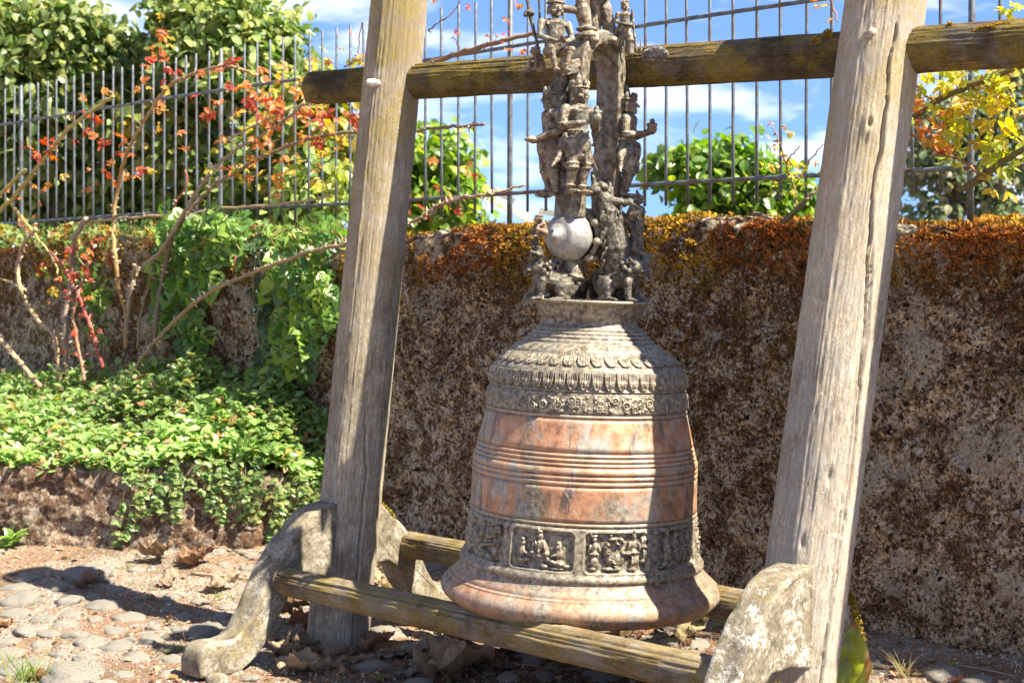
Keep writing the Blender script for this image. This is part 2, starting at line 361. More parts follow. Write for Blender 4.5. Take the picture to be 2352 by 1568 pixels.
# angle 0 = local -Y (faces the viewer), -90 = up
beam = lay_axis(obj('crossbeam', beam_mesh('crossbeam', m_beam, Lb, .0575, .0605, 4, cr=[([(.5, -42), (.9, -46), (1.6, -50), (2.1, -48)], .003, .007), ([(.45, -62), (1.4, -66)], .0025, .006), ([(.6, -80), (1.3, -75)], .002, .005), ([(1.5, -70), (2.5, -60)], .002, .004)])), BL, BR)
# the two low stretchers
def st_pt(t, w, z): return Vector((-.486, 3.96, 0))*E+(rr*t+v*w)*E+Vector((0, 0, z*E))
def stretcher(w, z0, z1, seed, lab):
    return lay_axis(obj('stretcher', beam_mesh('stretcher', m_rail, 1.44*E, .043, .047, seed, True, 300, 90, cr=[([(.05, -35), (.9, -48), (1.7, -52)], .0022, .006), ([(.6, -20), (1.2, -30)], .002, .004)]), label=lab), st_pt(-.02, w, z0), st_pt(1.42, w, z1))
stretcher(-.225, .212, .214, 11, 'front stretcher, passing under the bell lip'); stretcher(.245, .243, .238, 12, 'rear stretcher behind the bell')
# brackets: boards cut in an S, one before and one behind each post
outline_px = [(792, 1149), (742, 1163), (713, 1180), (690, 1208), (682, 1222), (660, 1245), (648, 1263), (622, 1308), (602, 1353), (586, 1395), (571, 1424), (558, 1449), (540, 1467), (517, 1476), (497, 1477), (478, 1483), (463, 1498), (455, 1522), (457, 1556), (500, 1556), (552, 1540), (585, 1508), (602, 1485), (620, 1453), (637, 1420), (651, 1393), (667, 1356), (690, 1328), (735, 1322), (792, 1326)]
def prof(px):
    out = []
    for x, y in px:
        p = (x-CX)/F; w_ = (-.453-3.93*p)/(.674-.738*p); Y = 3.93-.738*w_; out.append((w_*E, (1-(y-HY)*Y/F)*E))
    return out
PROF = prof(outline_px)
def resample(P, step):
    out = []
    for i in range(len(P)):
        a = Vector(P[i]).to_2d(); b = Vector(P[(i+1) % len(P)]).to_2d(); n = max(1, int((b-a).length/step))
        for k in range(n): out.append(a+(b-a)*k/n)
    return out
def bracket_mesh(seed):
    P = resample([(a, b) for a, b in PROF], .012); n = len(P); T = .052; V = []
    cen = sum((p for p in P), Vector((0, 0)))/n
    lay = [(-T, .012), (-T, .004), (-T+.004, 0)]+[(t, 0) for t in np.linspace(-T+.018, T-.018, 5)]+[(T-.004, 0), (T, .004), (T, .012)]
    nor = []
    for i in range(n):
        d = P[(i+1) % n]-P[i-1]; nor.append(Vector((d.y, -d.x)).normalized())
    area = sum(P[i].x*P[(i+1) % n].y-P[(i+1) % n].x*P[i].y for i in range(n)); sg = -1 if area > 0 else 1
    for (t, ins) in lay:
        for i in range(n):
            q = P[i]+nor[i]*(ins*sg); V.append((t, q.x, q.y))
    V = np.array(V); m = len(lay); Fc = grid_faces(n, m, True); Fl = [tuple(f) for f in Fc]
    V = V.copy(); d = fbm(V*22+seed, 3, seed, .6)
    V[:, 0] += .0022*d*np.sign(V[:, 0]); V[:, 1] += .0016*fbm(V*18+seed+9, 3, seed+1, .6); V[:, 2] += .0016*fbm(V*18+seed+5, 3, seed+2, .6)
    Fl.append(tuple(range(n))[::-1]); Fl.append(tuple(range((m-1)*n, m*n)))
    me = bpy.data.meshes.new('bracket'); me.from_pydata([tuple(p) for p in V], [], Fl); me.materials.append(m_brk if seed != 3 else m_brk2)
    me.polygons.foreach_set('use_smooth', np.array([len(p.vertices) == 4 for p in me.polygons])); me.update(); return me
brackets = []
for (base, sgn, sd, lab) in ((PL0, 1, 1, 'front bracket of the left post, curling to a toe'), (PL0, -1, 2, 'rear bracket of the left post, topped with moss'), (PR0, 1, 3, 'front bracket of the right post, crusted white'), (PR0, -1, 4, 'rear bracket of the right post, mossy edge')):
    o = obj('bracket', bracket_mesh(sd), None, label=lab)
    # local X along the wall, local Y = outward from the post
    yv = (-v if sgn > 0 else v); xv = rr*1.0
    # profile was measured as distance w towards the viewer: positive w = -v
    m = Matrix((xv, yv, Vector((0, 0, 1)))).transposed().to_4x4(); sc_ = Matrix.Diagonal((.92, .62 if sd == 4 else 1., 1., 1.)); m.translation = base+rr*(.012*sgn if base is PL0 else .052)+Vector((0, 0, .0 if base is PL0 else .02))
    m = m @ sc_; o.matrix_world = m; o.parent = stand; o.matrix_parent_inverse = Matrix.Translation(-stand.location); brackets.append((o, m))
# pegs that lock the beam
c = Clay(); c.ell((0, 0, 0), (.021, .012, .0125)).ell((-.012, -.003, .001), (.012, .011, .011)).ell((.014, -.002, -.001), (.011, .01, .011))
q = M('pale_peg'); q.col((.62, .6, .55)).bump(q.noise(90), .002); m_peg = q.m
pk = c.build('peg', m_peg, None, label='white peg end on the left post'); pk.location = at(857, 190, (PL1.y-.098)); child(pk, stand)
c = Clay(); c.cap((0, .03, 0), (0, -.012, 0), .0125, .0115).ell((.002, -.014, .002), (.012, .006, .012))
pk = c.build('peg', m_post, None, label='grey peg end on the right post'); pk.location = at(1998, 78, PR1.y-.1); child(pk, stand)
# moss and lichen that stands up from the timber
def tuft_template(n=3, h=1., wd=.22, seed=1):
    rg = RS(seed); V = []; Fc = []
    for k in range(n):
        a = rg.uniform(0, 6.28); d = np.array([math.cos(a), math.sin(a), 0]); p = np.array([-d[1], d[0], 0])*wd/2; tip = d*rg.uniform(.15, .7)+np.array([0, 0, h*rg.uniform(.7, 1)])
        mid = tip*.55+np.array([0, 0, .1]); i = len(V); V += [-p, p, mid+p*.8, mid-p*.8, tip]; Fc += [(i, i+1, i+2), (i, i+2, i+3), (i+3, i+2, i+4)]
    return np.array(V), np.array(Fc)
TUFT = tuft_template(3, 1., .26)
def tufts(pos, nor, size, cols, name, parent=None, tpl=None, seed=0, mat=None, **k):
    rg = RS(seed); n = len(pos); D = np.asarray(nor)+unit(rg, n)*.45; X = unit(rg, n); fr = frames(D, X)
    rot = np.stack([fr[:, :, 0], fr[:, :, 2], fr[:, :, 1]], -1); tv, tf = tpl or TUFT
    return scatter(tv, tf, pos, rot, size, name, mat or m_moss, parent, cols, **k)
rg = RS(5)
def moss_on(pts, rads, n, name, seed, cA, cB, size=.006, par=None, nrm=None):
    rg = RS(seed); P = []; N = []
    for k in range(n):
        i = rg.randint(len(pts)); r0_ = 0; d = unit(rg, 1)[0]; d[2] = abs(d[2])*.7+.1 if nrm is None else d[2]
        r = rads[min(i, len(rads)-1)]
        P.append(np.array(pts[i])+d*r*rg.uniform(.6, 1.05)); N.append(d)
    P = np.array(P)-np.array(par.location); N = np.array(N); t = rg.rand(n)
    return tufts(P, N, rg.uniform(.6, 1.4, n)*size, mix(cA, cB, t), name, par, seed=seed, kind='stuff')
def bpt(i, w_, z_, t=0.):
    return tuple(brackets[i][1]@Vector((t, w_, z_)))
MO = (.17, .15, .02); MB = (.36, .25, .03); MR = (.30, .11, .02)
DP = []
for i in range(1, 12):
    for k in range(4): t = k/4; DP.append((PROF[i][0]+(PROF[i+1][0]-PROF[i][0])*t, PROF[i][1]+(PROF[i+1][1]-PROF[i][1])*t))
moss_on([bpt(1, a[0], a[1]-.004, t) for a in DP[:14] for t in (-.03, 0, .03)], [.014]*99, 2600, 'moss_cushion', 1, MO, MB, .010, stand)
moss_on([bpt(3, a[0], a[1]-.003, t) for a in DP[6:36] for t in (.01, .03, .05)], [.014]*99, 4200, 'moss_cushion', 2, MO, MB, .010, stand)
moss_on([bpt(2, .20+.02*i, .23+.01*i-.05, .056) for i in range(4)]+[bpt(2, .17, .20, .05)], [.02]*5, 1800, 'moss_cushion', 3, MO, MB, .011, stand)
# leafy lichen crusts on the crossbeam: thin curled flakes
def flakes(c0, spread, n, name, cA, cB, seed, size, nor, par):
    rg = RS(seed); ang = rg.rand(n)*6.28; rad = np.sqrt(rg.rand(n)); ax, ay = spread
    P = c0+np.outer(np.cos(ang)*rad, ax)+np.outer(np.sin(ang)*rad, ay)+np.outer(rg.uniform(-.002, .004, n), nor)
    N = np.array(nor)+unit(rg, n)*.7; fr = frames(unit(rg, n), N)
    th = np.linspace(0, 2*math.pi, 7)[:-1]; tv = np.concatenate([[[0, 0, 0]], np.stack([np.cos(th)*np.array([1, .7, 1.1, .8, 1, .75]), np.sin(th), np.array([.3, .1, .4, .15, .35, .2])], -1)]); tf = np.array([(0, 1+k, 1+(k+1) % 6) for k in range(6)])
    return scatter(tv, tf, P-np.array(par.location), fr, rg.uniform(.5, 1.3, n)*size, name, m_moss, par, mix(cA, cB, rg.rand(n)), kind='stuff')
def beam_pt(x, y):
    "point on the crossbeam's near side in that direction"
    best = None
    for t in np.linspace(0, 1, 400):
        p = BL.lerp(BR, t); px = CX+p.x/p.y*F
        if best is None or abs(px-x) < best[0]: best = (abs(px-x), p)
    p = best[1]; py = HY-(p.z-E)/p.y*F; dy = max(-.057, min(.057, (py-y)*p.y/F)); return np.array(p)+np.array([-.3, -.95, 0])*math.sqrt(max(0, .0585**2-dy**2))+np.array([0, 0, dy])
ex = np.array(bdir)
for (x, y, ax, ay, n, cA, cB, sz, sd) in ((1515, 140, .044, .030, 1500, (.26, .22, .19), (.62, .57, .54), .0052, 31), (1430, 130, .020, .014, 420, (.28, .22, .16), (.6, .55, .48), .0042, 32), (1462, 136, .02, .009, 160, (.2, .13, .04), (.36, .3, .24), .003, 39),
        (1878, 108, .015, .016, 520, (.30, .19, .03), (.45, .29, .05), .0035, 33), (1905, 96, .016, .026, 520, (.26, .15, .02), (.42, .26, .05), .003, 34), (2185, 68, .012, .012, 200, (.40, .24, .04), (.55, .34, .06), .003, 35), (2262, 80, .034, .014, 500, (.35, .2, .03), (.5, .3, .05), .0034, 36), (2300, 66, .03, .008, 260, (.4, .23, .03), (.55, .33, .06), .003, 37)):
    c0 = beam_pt(x, y); flakes(c0, (ex*ax, np.array([0, 0, 1])*ay), n, 'lichen', cA, cB, sd, sz, np.array([-.3, -.85, .35]), stand)
# ================================================================== BELL
BY = 3.45*E; K = BY/F          # metres per photo unit at the bell
bell = empty('temple_bell', at(1332, 1375, BY), 'large bronze temple bell, copper red and grey green, with figures on its crown', 'bell')
TH = R(2.0); bell.rotation_euler = (0, TH, 0)
def bl(x, y, d=0.):
    "bell-local point for a place in the photograph, d units in front of the bell's axis"
    s = (3267-d)/3267.; dx = (x-1332)*s; X = (x-1332+ (1332-1176)*1.)  # keep true to perspective
    wx = ((x-CX)*s)-(1332-CX); dy = (1375-HY)-((y-HY)*s)
    return np.array([wx*math.cos(TH)-dy*math.sin(TH), -d, wx*math.sin(TH)+dy*math.cos(TH)])*K
PRO = [(689, 132), (688, 138.5), (690, 140.5), (693, 140.5), (696, 138), (698, 128), (702, 124), (712, 122), (718, 121), (720, 119.2), (722, 119.2), (724, 119), (729, 114), (731, 111.5), (736, 110.5), (742, 111), (747, 114), (750, 119), (751.5, 122.5), (756, 122.8), (758, 122), (758.8, 127), (760, 131.5), (764.5, 131.5), (766, 131), (767.2, 136), (768.5, 140.5), (773, 140.6), (774.5, 140), (776, 145), (777.2, 149), (782, 150), (784, 150), (785.5, 157), (787, 161), (789, 163.5), (797, 174), (803, 180.8), (804, 180.6), (806, 182.8), (808, 186),
    (828, 207), (829, 206.4), (831, 208.5), (834, 212.5), (843, 219.5), (850, 221), (880, 222.5), (881.5, 224.5), (884, 225), (885, 223), (887, 223), (888, 225.2), (890, 225.6),
    (930, 229), (931, 227.2), (933, 227.4), (934, 229.6), (940, 230), (941, 228.4), (943, 228.6), (944, 230.6), (986, 241), (1000, 244.5), (1011, 247), (1012, 245.4), (1014, 245.8), (1015, 248), (1021, 249.6), (1022, 248), (1024, 248.4), (1025, 250.6), (1031, 252), (1032, 250.4), (1034, 250.8), (1035, 253), (1040, 254.6), (1041, 253), (1043, 253.4), (1044, 256), (1052, 258), (1058, 258), (1059, 256.2), (1061, 256.2), (1062, 257.8), (1069, 257.8), (1070, 256), (1072, 256), (1073, 257.8), (1081, 257.8), (1082, 256), (1084, 256), (1085, 257.6), (1150, 258.4), (1157, 259), (1158, 257.2), (1160, 257.2), (1161, 259.2), (1167, 259.8), (1168, 258), (1170, 258), (1171, 260.2),
    (1176, 261), (1230, 267), (1262, 270.5), (1266, 271.5), (1270, 275.5), (1274, 278.4), (1279, 279), (1283, 277.6), (1285, 274.4), (1287, 274.6), (1291, 276.5), (1298, 281), (1306, 288), (1312, 295), (1313, 294.6), (1315, 297), (1316, 299.4), (1318, 302), (1319, 301.6), (1321, 304.4), (1325, 309.5), (1331, 315.4), (1338, 319.3), (1345, 320.6), (1352, 319), (1359, 314.6), (1366, 307.5), (1371, 301), (1375, 296), (1376.5, 291), (1376, 284), (1366, 276), (1340, 268), (1290, 258)]
PRO = np.array(PRO, float)
for _i in range(1, len(PRO)-2):
    if 880 < PRO[_i, 0] < 1320 and PRO[_i-1, 1]-PRO[_i, 1] > 1.2 and PRO[_i, 0]-PRO[_i-1, 0] <= 1.3: PRO[_i, 1] -= 1.7; PRO[_i+1, 1] -= 1.7
PZ = (1375-PRO[:, 0])*K; PRr = PRO[:, 1]*K
# shift: measured silhouettes already include roll, so heights along the axis are the same
def prof_r(y):
    return np.interp(y, PRO[:-6, 0][1:], PRO[:-6, 1][1:])
SMOOTH = (985, 1085)
q = M('bell_bronze'); z_ = q.sep()[2]
def band(y0, y1, soft=.003):
    a = (1375-y1)*K; b = (1375-y0)*K
    m1 = q.n('ShaderNodeMapRange'); q.l(z_, m1.inputs[0]); m1.inputs[1].default_value = a-soft; m1.inputs[2].default_value = a+soft
    m2 = q.n('ShaderNodeMapRange'); q.l(z_, m2.inputs[0]); m2.inputs[1].default_value = b-soft; m2.inputs[2].default_value = b+soft; m2.inputs[3].default_value = 1; m2.inputs[4].default_value = 0
    return q.math('MULTIPLY', m1.outputs[0], m2.outputs[0])
red = q.math('ADD', q.math('MAXIMUM', band(940, 1160, .012), q.math('MULTIPLY', band(1296, 1400, .02), .62)), 0., clamp=True)
n1 = q.noise(7, 5, .6, q.map((1, 1, .62), (3.1, 0, 0)), .5); n2 = q.noise(13, 6, .68, q.map((1, 1, .5), (0, 5.2, 0)), .6); n3 = q.noise(70, 5, .7)
patina = q.ramp(n3, [(.38, (.07, .053, .036)), (.5, (.20, .165, .115)), (.66, (.36, .315, .23))])
copper = q.ramp(q.noise(24, 5, .65), [(.36, (.22, .10, .055)), (.5, (.44, .21, .105)), (.68, (.50, .33, .21))])
blue = q.ramp(n3, [(.35, (.19, .20, .175)), (.65, (.36, .37, .33))])
c = q.mixc(q.math('MULTIPLY', red, q.ramp(n1, [(.36, 0), (.50, 1)])), patina, copper)
c = q.mixc(q.math('MULTIPLY', q.math('MAXIMUM', red, .25), q.ramp(n2, [(.50, 0), (.60, .85)])), c, blue)
stz = q.map((1, 1, .16), (7, 2, 0)); st = q.noise(11, 5, .7, stz, .8)
c = q.mixc(q.math('MULTIPLY', red, q.ramp(st, [(.595, 0), (.64, .85)])), c, (.085, .07, .06))
c = q.mixc(q.math('MULTIPLY', red, q.ramp(q.noise(19, 5, .7, q.map((1, 1, .35), (1, 8, 0)), .4), [(.60, 0), (.65, .7)])), c, (.42, .36, .29))
pit = q.ramp(q.noise(260, 2, .8), [(.28, .8), (.36, 0)]); c = q.mixc(pit, c, (.05, .035, .025))
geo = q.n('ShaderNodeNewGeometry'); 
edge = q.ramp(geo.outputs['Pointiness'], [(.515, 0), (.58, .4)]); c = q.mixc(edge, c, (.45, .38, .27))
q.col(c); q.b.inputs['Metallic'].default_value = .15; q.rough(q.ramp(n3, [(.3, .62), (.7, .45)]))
b_ = q.bump(n3, .0022, .8); b_ = q.bump(q.noise(9, 3, .5), .006, .35, b_); q.bump(q.noise(420, 2, .8), .0006, .8, b_); m_bronze = q.m
q = M('crown_bronze'); n3 = q.noise(46, 6, .7); n1 = q.noise(9, 4, .6)
c = q.ramp(n3, [(.36, (.035, .026, .017)), (.49, (.15, .118, .078)), (.64, (.37, .31, .22))])
c = q.mixc(q.ramp(n1, [(.52, 0), (.62, .45)]), c, (.22, .115, .06)); c = q.mixc(q.ramp(q.noise(14, 4, .6, q.map((1, 1, 1), (5, 5, 5))), [(.54, 0), (.62, .55)]), c, (.16, .18, .16))
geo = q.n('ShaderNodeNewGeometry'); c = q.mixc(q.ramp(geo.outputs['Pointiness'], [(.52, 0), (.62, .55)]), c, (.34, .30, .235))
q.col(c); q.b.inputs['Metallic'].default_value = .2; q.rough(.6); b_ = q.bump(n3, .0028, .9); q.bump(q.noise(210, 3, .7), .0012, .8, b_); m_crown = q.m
q = M('dark_bronze'); n3 = q.noise(60, 6, .7); c = q.ramp(n3, [(.34, (.022, .018, .013)), (.5, (.085, .072, .052)), (.68, (.23, .20, .15))]); geo = q.n('ShaderNodeNewGeometry')
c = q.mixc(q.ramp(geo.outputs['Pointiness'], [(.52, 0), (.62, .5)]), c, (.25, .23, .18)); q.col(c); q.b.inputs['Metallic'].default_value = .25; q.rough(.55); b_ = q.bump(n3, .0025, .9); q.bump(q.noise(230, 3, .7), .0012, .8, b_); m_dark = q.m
q = M('polished_bronze'); n3 = q.noise(55, 6, .7); c = q.ramp(n3, [(.3, (.17, .16, .145)), (.5, (.31, .30, .275)), (.7, (.42, .41, .38))]); c = q.mixc(q.ramp(q.noise(12, 4), [(.52, 0), (.62, .5)]), c, (.16, .10, .06)); q.col(c)
q.b.inputs['Metallic'].default_value = .2; q.rough(.55); b_ = q.bump(n3, .002, .7); q.bump(q.noise(200, 3, .7), .0008, .7, b_); m_ball = q.m

def lathe(name, ys, nphi, disp=None, par=bell, mat=None, **k):
    "ring surface of the bell between rows ys; disp(phi, y) in photo units raises the skin"
    ys = np.asarray(ys, float); ph = np.linspace(-math.pi, math.pi, nphi, endpoint=False); A, Y = np.meshgrid(ph, ys); A = A.ravel(); Y = Y.ravel()
    if name == 'bell_body':
        rad = np.repeat(PROr_rows, nphi)
    else: rad = prof_r(Y)
    if disp is not None: rad = rad+disp(A, Y)
    rad = rad*(1+.0022*fbm(np.stack([np.sin(A)*1.5, np.cos(A)*1.5, Y*.006], -1), 2, 3))
    V = np.stack([np.sin(A)*rad, -np.cos(A)*rad, 1375-Y], -1)*K
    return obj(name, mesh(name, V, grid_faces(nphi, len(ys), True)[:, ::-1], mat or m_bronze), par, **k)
# plain body, with the ornament bands left to their own skins (they sit 1 unit proud)
rows = []; rr_ = []
for i in range(len(PRO)-1):
    (y0, r0), (y1, r1) = PRO[i], PRO[i+1]; n = max(1, int(math.hypot(y1-y0, r1-r0)/7))
    for j in range(n): rows.append(y0+(y1-y0)*j/n); rr_.append(r0+(r1-r0)*j/n)
rows.append(PRO[-1][0]); rr_.append(PRO[-1][1])
# soften the relief: slightly sink the body under the bands
rows = np.array(rows); rr_ = np.array(rr_)
for (a, b) in ((808, 828), (843, 880), (890, 929)): rr_[(rows > a+.5) & (rows < b-.5)] -= 3
# panels are cut into the body: sunk field with rounded corners
PAN = [13.7+36.0*k for k in range(10)]; PHW = R(15.6); py0, py1 = 1178., 1262.
ny = np.linspace(py0-3, py1+3, 60); keep = (rows < py0-3) | (rows > py1+3)
i0 = np.where(rows >= py0-3)[0][0]; i1 = np.where(rows > py1+3)[0][0]
mid = ny; rows2 = np.concatenate([rows[:i0], mid, rows[i1:]]); rr2 = np.concatenate([rr_[:i0], prof_r(mid), rr_[i1:]])
PROr_rows = rr2
def panel_sink(A, Y):
    d = np.zeros_like(A)
    for c0 in PAN:
        da = np.abs(np.arctan2(np.sin(A-R(c0)), np.cos(A-R(c0))))/PHW; ax = da*71; ay = np.abs(Y-(py0+py1)/2); hx, hy, cr = 71., (py1-py0)/2, 11.
        qx = np.maximum(ax-hx+cr, 0); qy = np.maximum(ay-hy+cr, 0); sd = np.hypot(qx, qy)-cr+np.minimum(np.maximum(ax-hx+cr, ay-hy+cr), 0)
        d += -9.5*(1-sstep(-3.2, -.2, sd))+1.0*np.exp(-((sd-1.5)/2.)**2)
    return d*((Y > 1170) & (Y < 1270))
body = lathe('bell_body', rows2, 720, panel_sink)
def petal(n, y0, y1, h, ang0=0.):
    def f(A, Y):
        t = ((A+ang0)*n/(2*math.pi)) % 1.-.5; s = (Y-y0)/(y1-y0); wd = .47*np.sqrt(np.clip(1-(np.clip(s, 0, 1)**3.2), 0, 1)); e = np.abs(t)-wd
        lip = np.exp(-((e+.045)/.05)**2); bud = np.exp(-((t/.14)**2+((s-.70)/.14)**2)); inner = np.exp(-((np.abs(t)-wd*.58)/.04)**2)*(s < .82)
        stri = .5+.5*np.cos(t*2*math.pi*6); out = (e > .0); d = h*(.55+.45*lip+.55*bud-.42*inner*0+.35*inner-.30*(1-stri)*(s < .6))
        d = np.where(out, h*(-.65), d); edge = sstep(0, .06, s)*(1-sstep(.97, 1.0, s)); return d*edge-.8*(1-edge)
    return f
lathe('lotus_petal_band', np.linspace(807.5, 828.8, 26), 1440, petal(41, 807.5, 828.5, 6.0, .03))
lathe('lotus_petal_band', np.linspace(842.5, 881., 40), 1440, petal(52, 832, 880.5, 7.0, .02))
rg = RS(77); blobs = []
for c_ in range(24):
    for j in range(26):
        blobs.append(((c_+rg.uniform(.06, .94))/24*2*math.pi, 891+rg.rand()*37, rg.uniform(2.2, 5.2), rg.uniform(.5, 1)))
blobs = np.array(blobs)
def scroll(A, Y):
    d = np.full_like(A, -2.6); X = A*226
    for k in range(24):
        c0 = (k+.5)/24*2*math.pi-math.pi; m = np.abs(np.arctan2(np.sin(A-c0), np.cos(A-c0))) < .17
        x = np.arctan2(np.sin(A[m]-c0), np.cos(A[m]-c0))*226; y = Y[m]; g = np.full(x.shape, -2.6); r_ = RS(300+k)
        for j in range(5):
            cx, cy, cr_ = r_.uniform(-22, 22), r_.uniform(898, 922), r_.uniform(4, 8); dd = np.hypot(x-cx, y-cy); g = np.maximum(g, 4.6*np.exp(-((dd-cr_)/1.9)**2)-.3); g = np.maximum(g, 5.2*np.exp(-(dd/2.3)**2))
        for j in range(26):
            cx, cy, s1, s2, an = r_.uniform(-26, 26), r_.uniform(893, 927), r_.uniform(1.6, 3.0), r_.uniform(2.5, 5.5), r_.uniform(0, 3.14)
            X1 = (x-cx)*math.cos(an)+(y-cy)*math.sin(an); Y1 = -(x-cx)*math.sin(an)+(y-cy)*math.cos(an); g = np.maximum(g, r_.uniform(2.5, 6)*np.exp(-(X1/s1)**2-(Y1/s2)**2)-.8)
        d[m] = np.maximum(d[m], g)
    e = sstep(889, 892, Y)*(1-sstep(926, 929.5, Y)); return d*e-.8*(1-e)
lathe('scroll_band', np.linspace(888.5, 930., 34), 1440, scroll)
# figures in the panels: soft lumps laid on the sunk field; coordinates in panel units (x across, y down, photo units)
def panel_figs(idx, items):
    c0 = R(PAN[idx]); cl = Clay()
    for it in items:
        x, y, rx, ry = it[:4]; rot = it[4] if len(it) > 4 else 0; dp = it[5] if len(it) > 5 else 6.5
        a = c0+x/262.; yy = py0+y; r_ = float(prof_r(yy))-8.5
        m = Matrix.Rotation(-a, 4, 'Z') if False else Matrix.Rotation(a, 4, 'Z')
        p = Vector((math.sin(a)*r_, -math.cos(a)*r_, 1375-yy))*K
        mm = Matrix.Translation(p) @ Matrix.Rotation(a, 4, 'Z') @ Matrix.Rotation(R(rot), 4, 'Y')
        e = Clay().ell((0, 0, 0), (rx*K, (dp+2.5)*K, ry*K), q=(12, 8)); cl.put(e, mm)
    return cl
def person(x, y, h, lean=0, hat=1, arm=1):
    "standing robed figure whose feet are at y"
    s = h/70.; L_ = [(x, y-62*s, 5.2*s, 6.5*s, 0, 8), (x, y-70*s, 6.2*s, 2.2*s, 0, 8.5), (x, y-76*s, 4*s, 7*s*hat, 0, 7), (x, y-47*s, 9.5*s, 10*s, lean, 7.5), (x, y-34*s, 7.5*s, 9*s, lean, 7), (x, y-19*s, 8*s, 16*s, 0, 6.5), (x-3*s, y-4*s, 9*s, 5*s, 0, 5.5),
          (x-10*s*arm, y-44*s, 3.2*s, 10*s, 14*arm, 7.5), (x+10*s*arm, y-44*s, 3.2*s, 10*s, -14*arm, 7.5), (x-5*s, y-34*s, 6*s, 2.6*s, -20, 10), (x+5*s, y-34*s, 6*s, 2.6*s, 20, 10), (x, y-33*s, 3*s, 3*s, 0, 12)]
    for k in (-2, -1, 0, 1, 2): L_.append((x+k*3.1*s, y-17*s, 1*s, 15*s, -k*1.5, 8.4))
    for k in (-1, 1): L_.append((x+k*2*s, y-63*s, 1.1*s, .9*s, 0, 11))
    L_.append((x, y-60*s, .9*s, 2.4*s, 0, 12)); return L_
def sitter(x, y, h, face=1):
    s = h/40.; return [(x, y-34*s, 5.5*s, 6*s, 0, 8), (x, y-41*s, 4.5*s, 3.5*s, 0, 9), (x-face*1*s, y-21*s, 7*s, 11*s, -8*face, 8), (x+face*7*s, y-20*s, 8*s, 2.8*s, 20*face, 10), (x, y-7*s, 12*s, 6*s, 0, 8.5), (x+face*10*s, y-9*s, 6*s, 4.5*s, 0, 9), (x-face*13*s, y-3*s, 9*s, 3*s, 0, 6),
        (x-face*3*s, y-30*s, 3*s, 12*s, 0, 7), (x+face*2*s, y-34*s, .9*s, 2*s, 0, 11), (x+5*s, y-6*s, 7*s, 1.2*s, 10, 10.5), (x-3*s, y-8*s, 7*s, 1.2*s, 10, 10.5)]
# panel 9 (left of the middle): tall seated figure with two kneelers before it
P2 = [(-4, 12, 8.5, 10, 0, 11), (-4, 3, 9, 4.5, 0, 12), (-8, -2, 4, 4, 0, 10), (-4, 33, 12, 15, 0, 11), (-17, 36, 4.5, 15, 12, 11), (9, 36, 4.5, 15, -12, 11), (-19, 48, 9, 6.5, 0, 11), (11, 49, 8, 6.5, 0, 11), (-4, 44, 5, 7, 0, 13), (-4, 55, 20, 7, 0, 9), (-6.4, 11, 1.3, 1, 0, 13.5), (-1.6, 11, 1.3, 1, 0, 13.5), (-4, 14, 1.1, 3, 0, 14), (-4, 18.5, 2.6, .9, 0, 13), (-10, 28, 1.2, 9, -20, 14), (2, 28, 1.2, 9, 20, 14), (-4, 26, 5, 1.3, 0, 14), (20, 62, 9, 5, 0, 8), (10, 75, 11, 5.5, 0, 9), (35, 78, 22, 2, 0, 7)]
P2 += sitter(38, 76, 50, -1)+sitter(-44, 76, 52, 1)[:6]+[(-47, 28, 3.5, 5, 0, 8), (-46, 21, 4.5, 2, 0, 8), (-40, 78, 14, 3, 0, 7)]
P3 = person(-50, 79, 74)+[(-50, 6, 9, 2.5, -12, 10), (-58, 2, 2, 5, -25, 8)]+[(-12, 74, 22, 5, 0, 9), (-18, 56, 8, 16, -14, 9.5), (-24, 38, 7, 15, -8, 9.5), (-22, 24, 7, 7, 30, 10), (-9, 12, 13, 4.6, -6, 10), (8, 13, 7, 5, 12, 10), (14, 19, 5, 3.5, 30, 9), (-15, 4, 4, 3, 0, 8), (0, 22, 8, 3.4, 25, 8), (-3, 17, 2, 1.4, 0, 13), (4, 56, 14, 13, 38, 3.5)]
P3 += [(-25+3.2*k*.9+2*(k % 2), 30+6.3*k, 7, 1.2, 28, 12) for k in range(7)]+person(38, 81, 84)+[(38, -6+4*k, 6.2-k*.3, 1.1, 0, 10.5) for k in range(5)]+[(22, 42, 9, 4.4, 5, 11), (12, 41, 5, 4, 0, 10)]+person(65, 64, 72, arm=.8)
P4 = person(-36, 60, 58)+sitter(-42, 80, 44, 1)+[(-10, 30, 9, 14, 20, 9), (-8, 12, 7, 8, 0, 10), (-2, 42, 16, 6, -25, 9), (2, 58, 13, 12, 0, 9)]+person(24, 70, 70)+person(50, 76, 76, arm=.8)+[(2, 54+4*k, 12, 1, 0, 11) for k in range(4)]
P1 = [(40, 20, 5, 16, 12, 9), (52, 16, 4.5, 14, -14, 9), (26, 18, 10, 6, 40, 8), (20, 34, 18, 5, -18, 9), (-14, 30, 8, 16, 20, 8), (-12, 10, 6, 7, 0, 9), (-28, 48, 14, 12, 0, 8), (8, 52, 30, 5, -12, 9), (4, 66, 34, 5, 14, 8), (44, 62, 9, 12, 0, 8), (44, 46, 3, 10, 12, 8), (52, 44, 3, 10, -12, 8), (36, 76, 7, 7, 0, 7)]+sitter(-44, 70, 46, 1)
GEN = [person(-44, 78, 70)+person(0, 78, 76)+sitter(42, 78, 46, -1), sitter(-40, 78, 48)+person(6, 78, 70)+person(48, 78, 66)]
sets = {0: P3, 9: P2, 1: P4, 8: P1}
for k in range(10):
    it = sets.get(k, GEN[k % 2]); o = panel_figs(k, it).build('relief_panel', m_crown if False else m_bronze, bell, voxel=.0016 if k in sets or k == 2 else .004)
# seams and bosses round the lip: faint raised straps
cl = Clay()
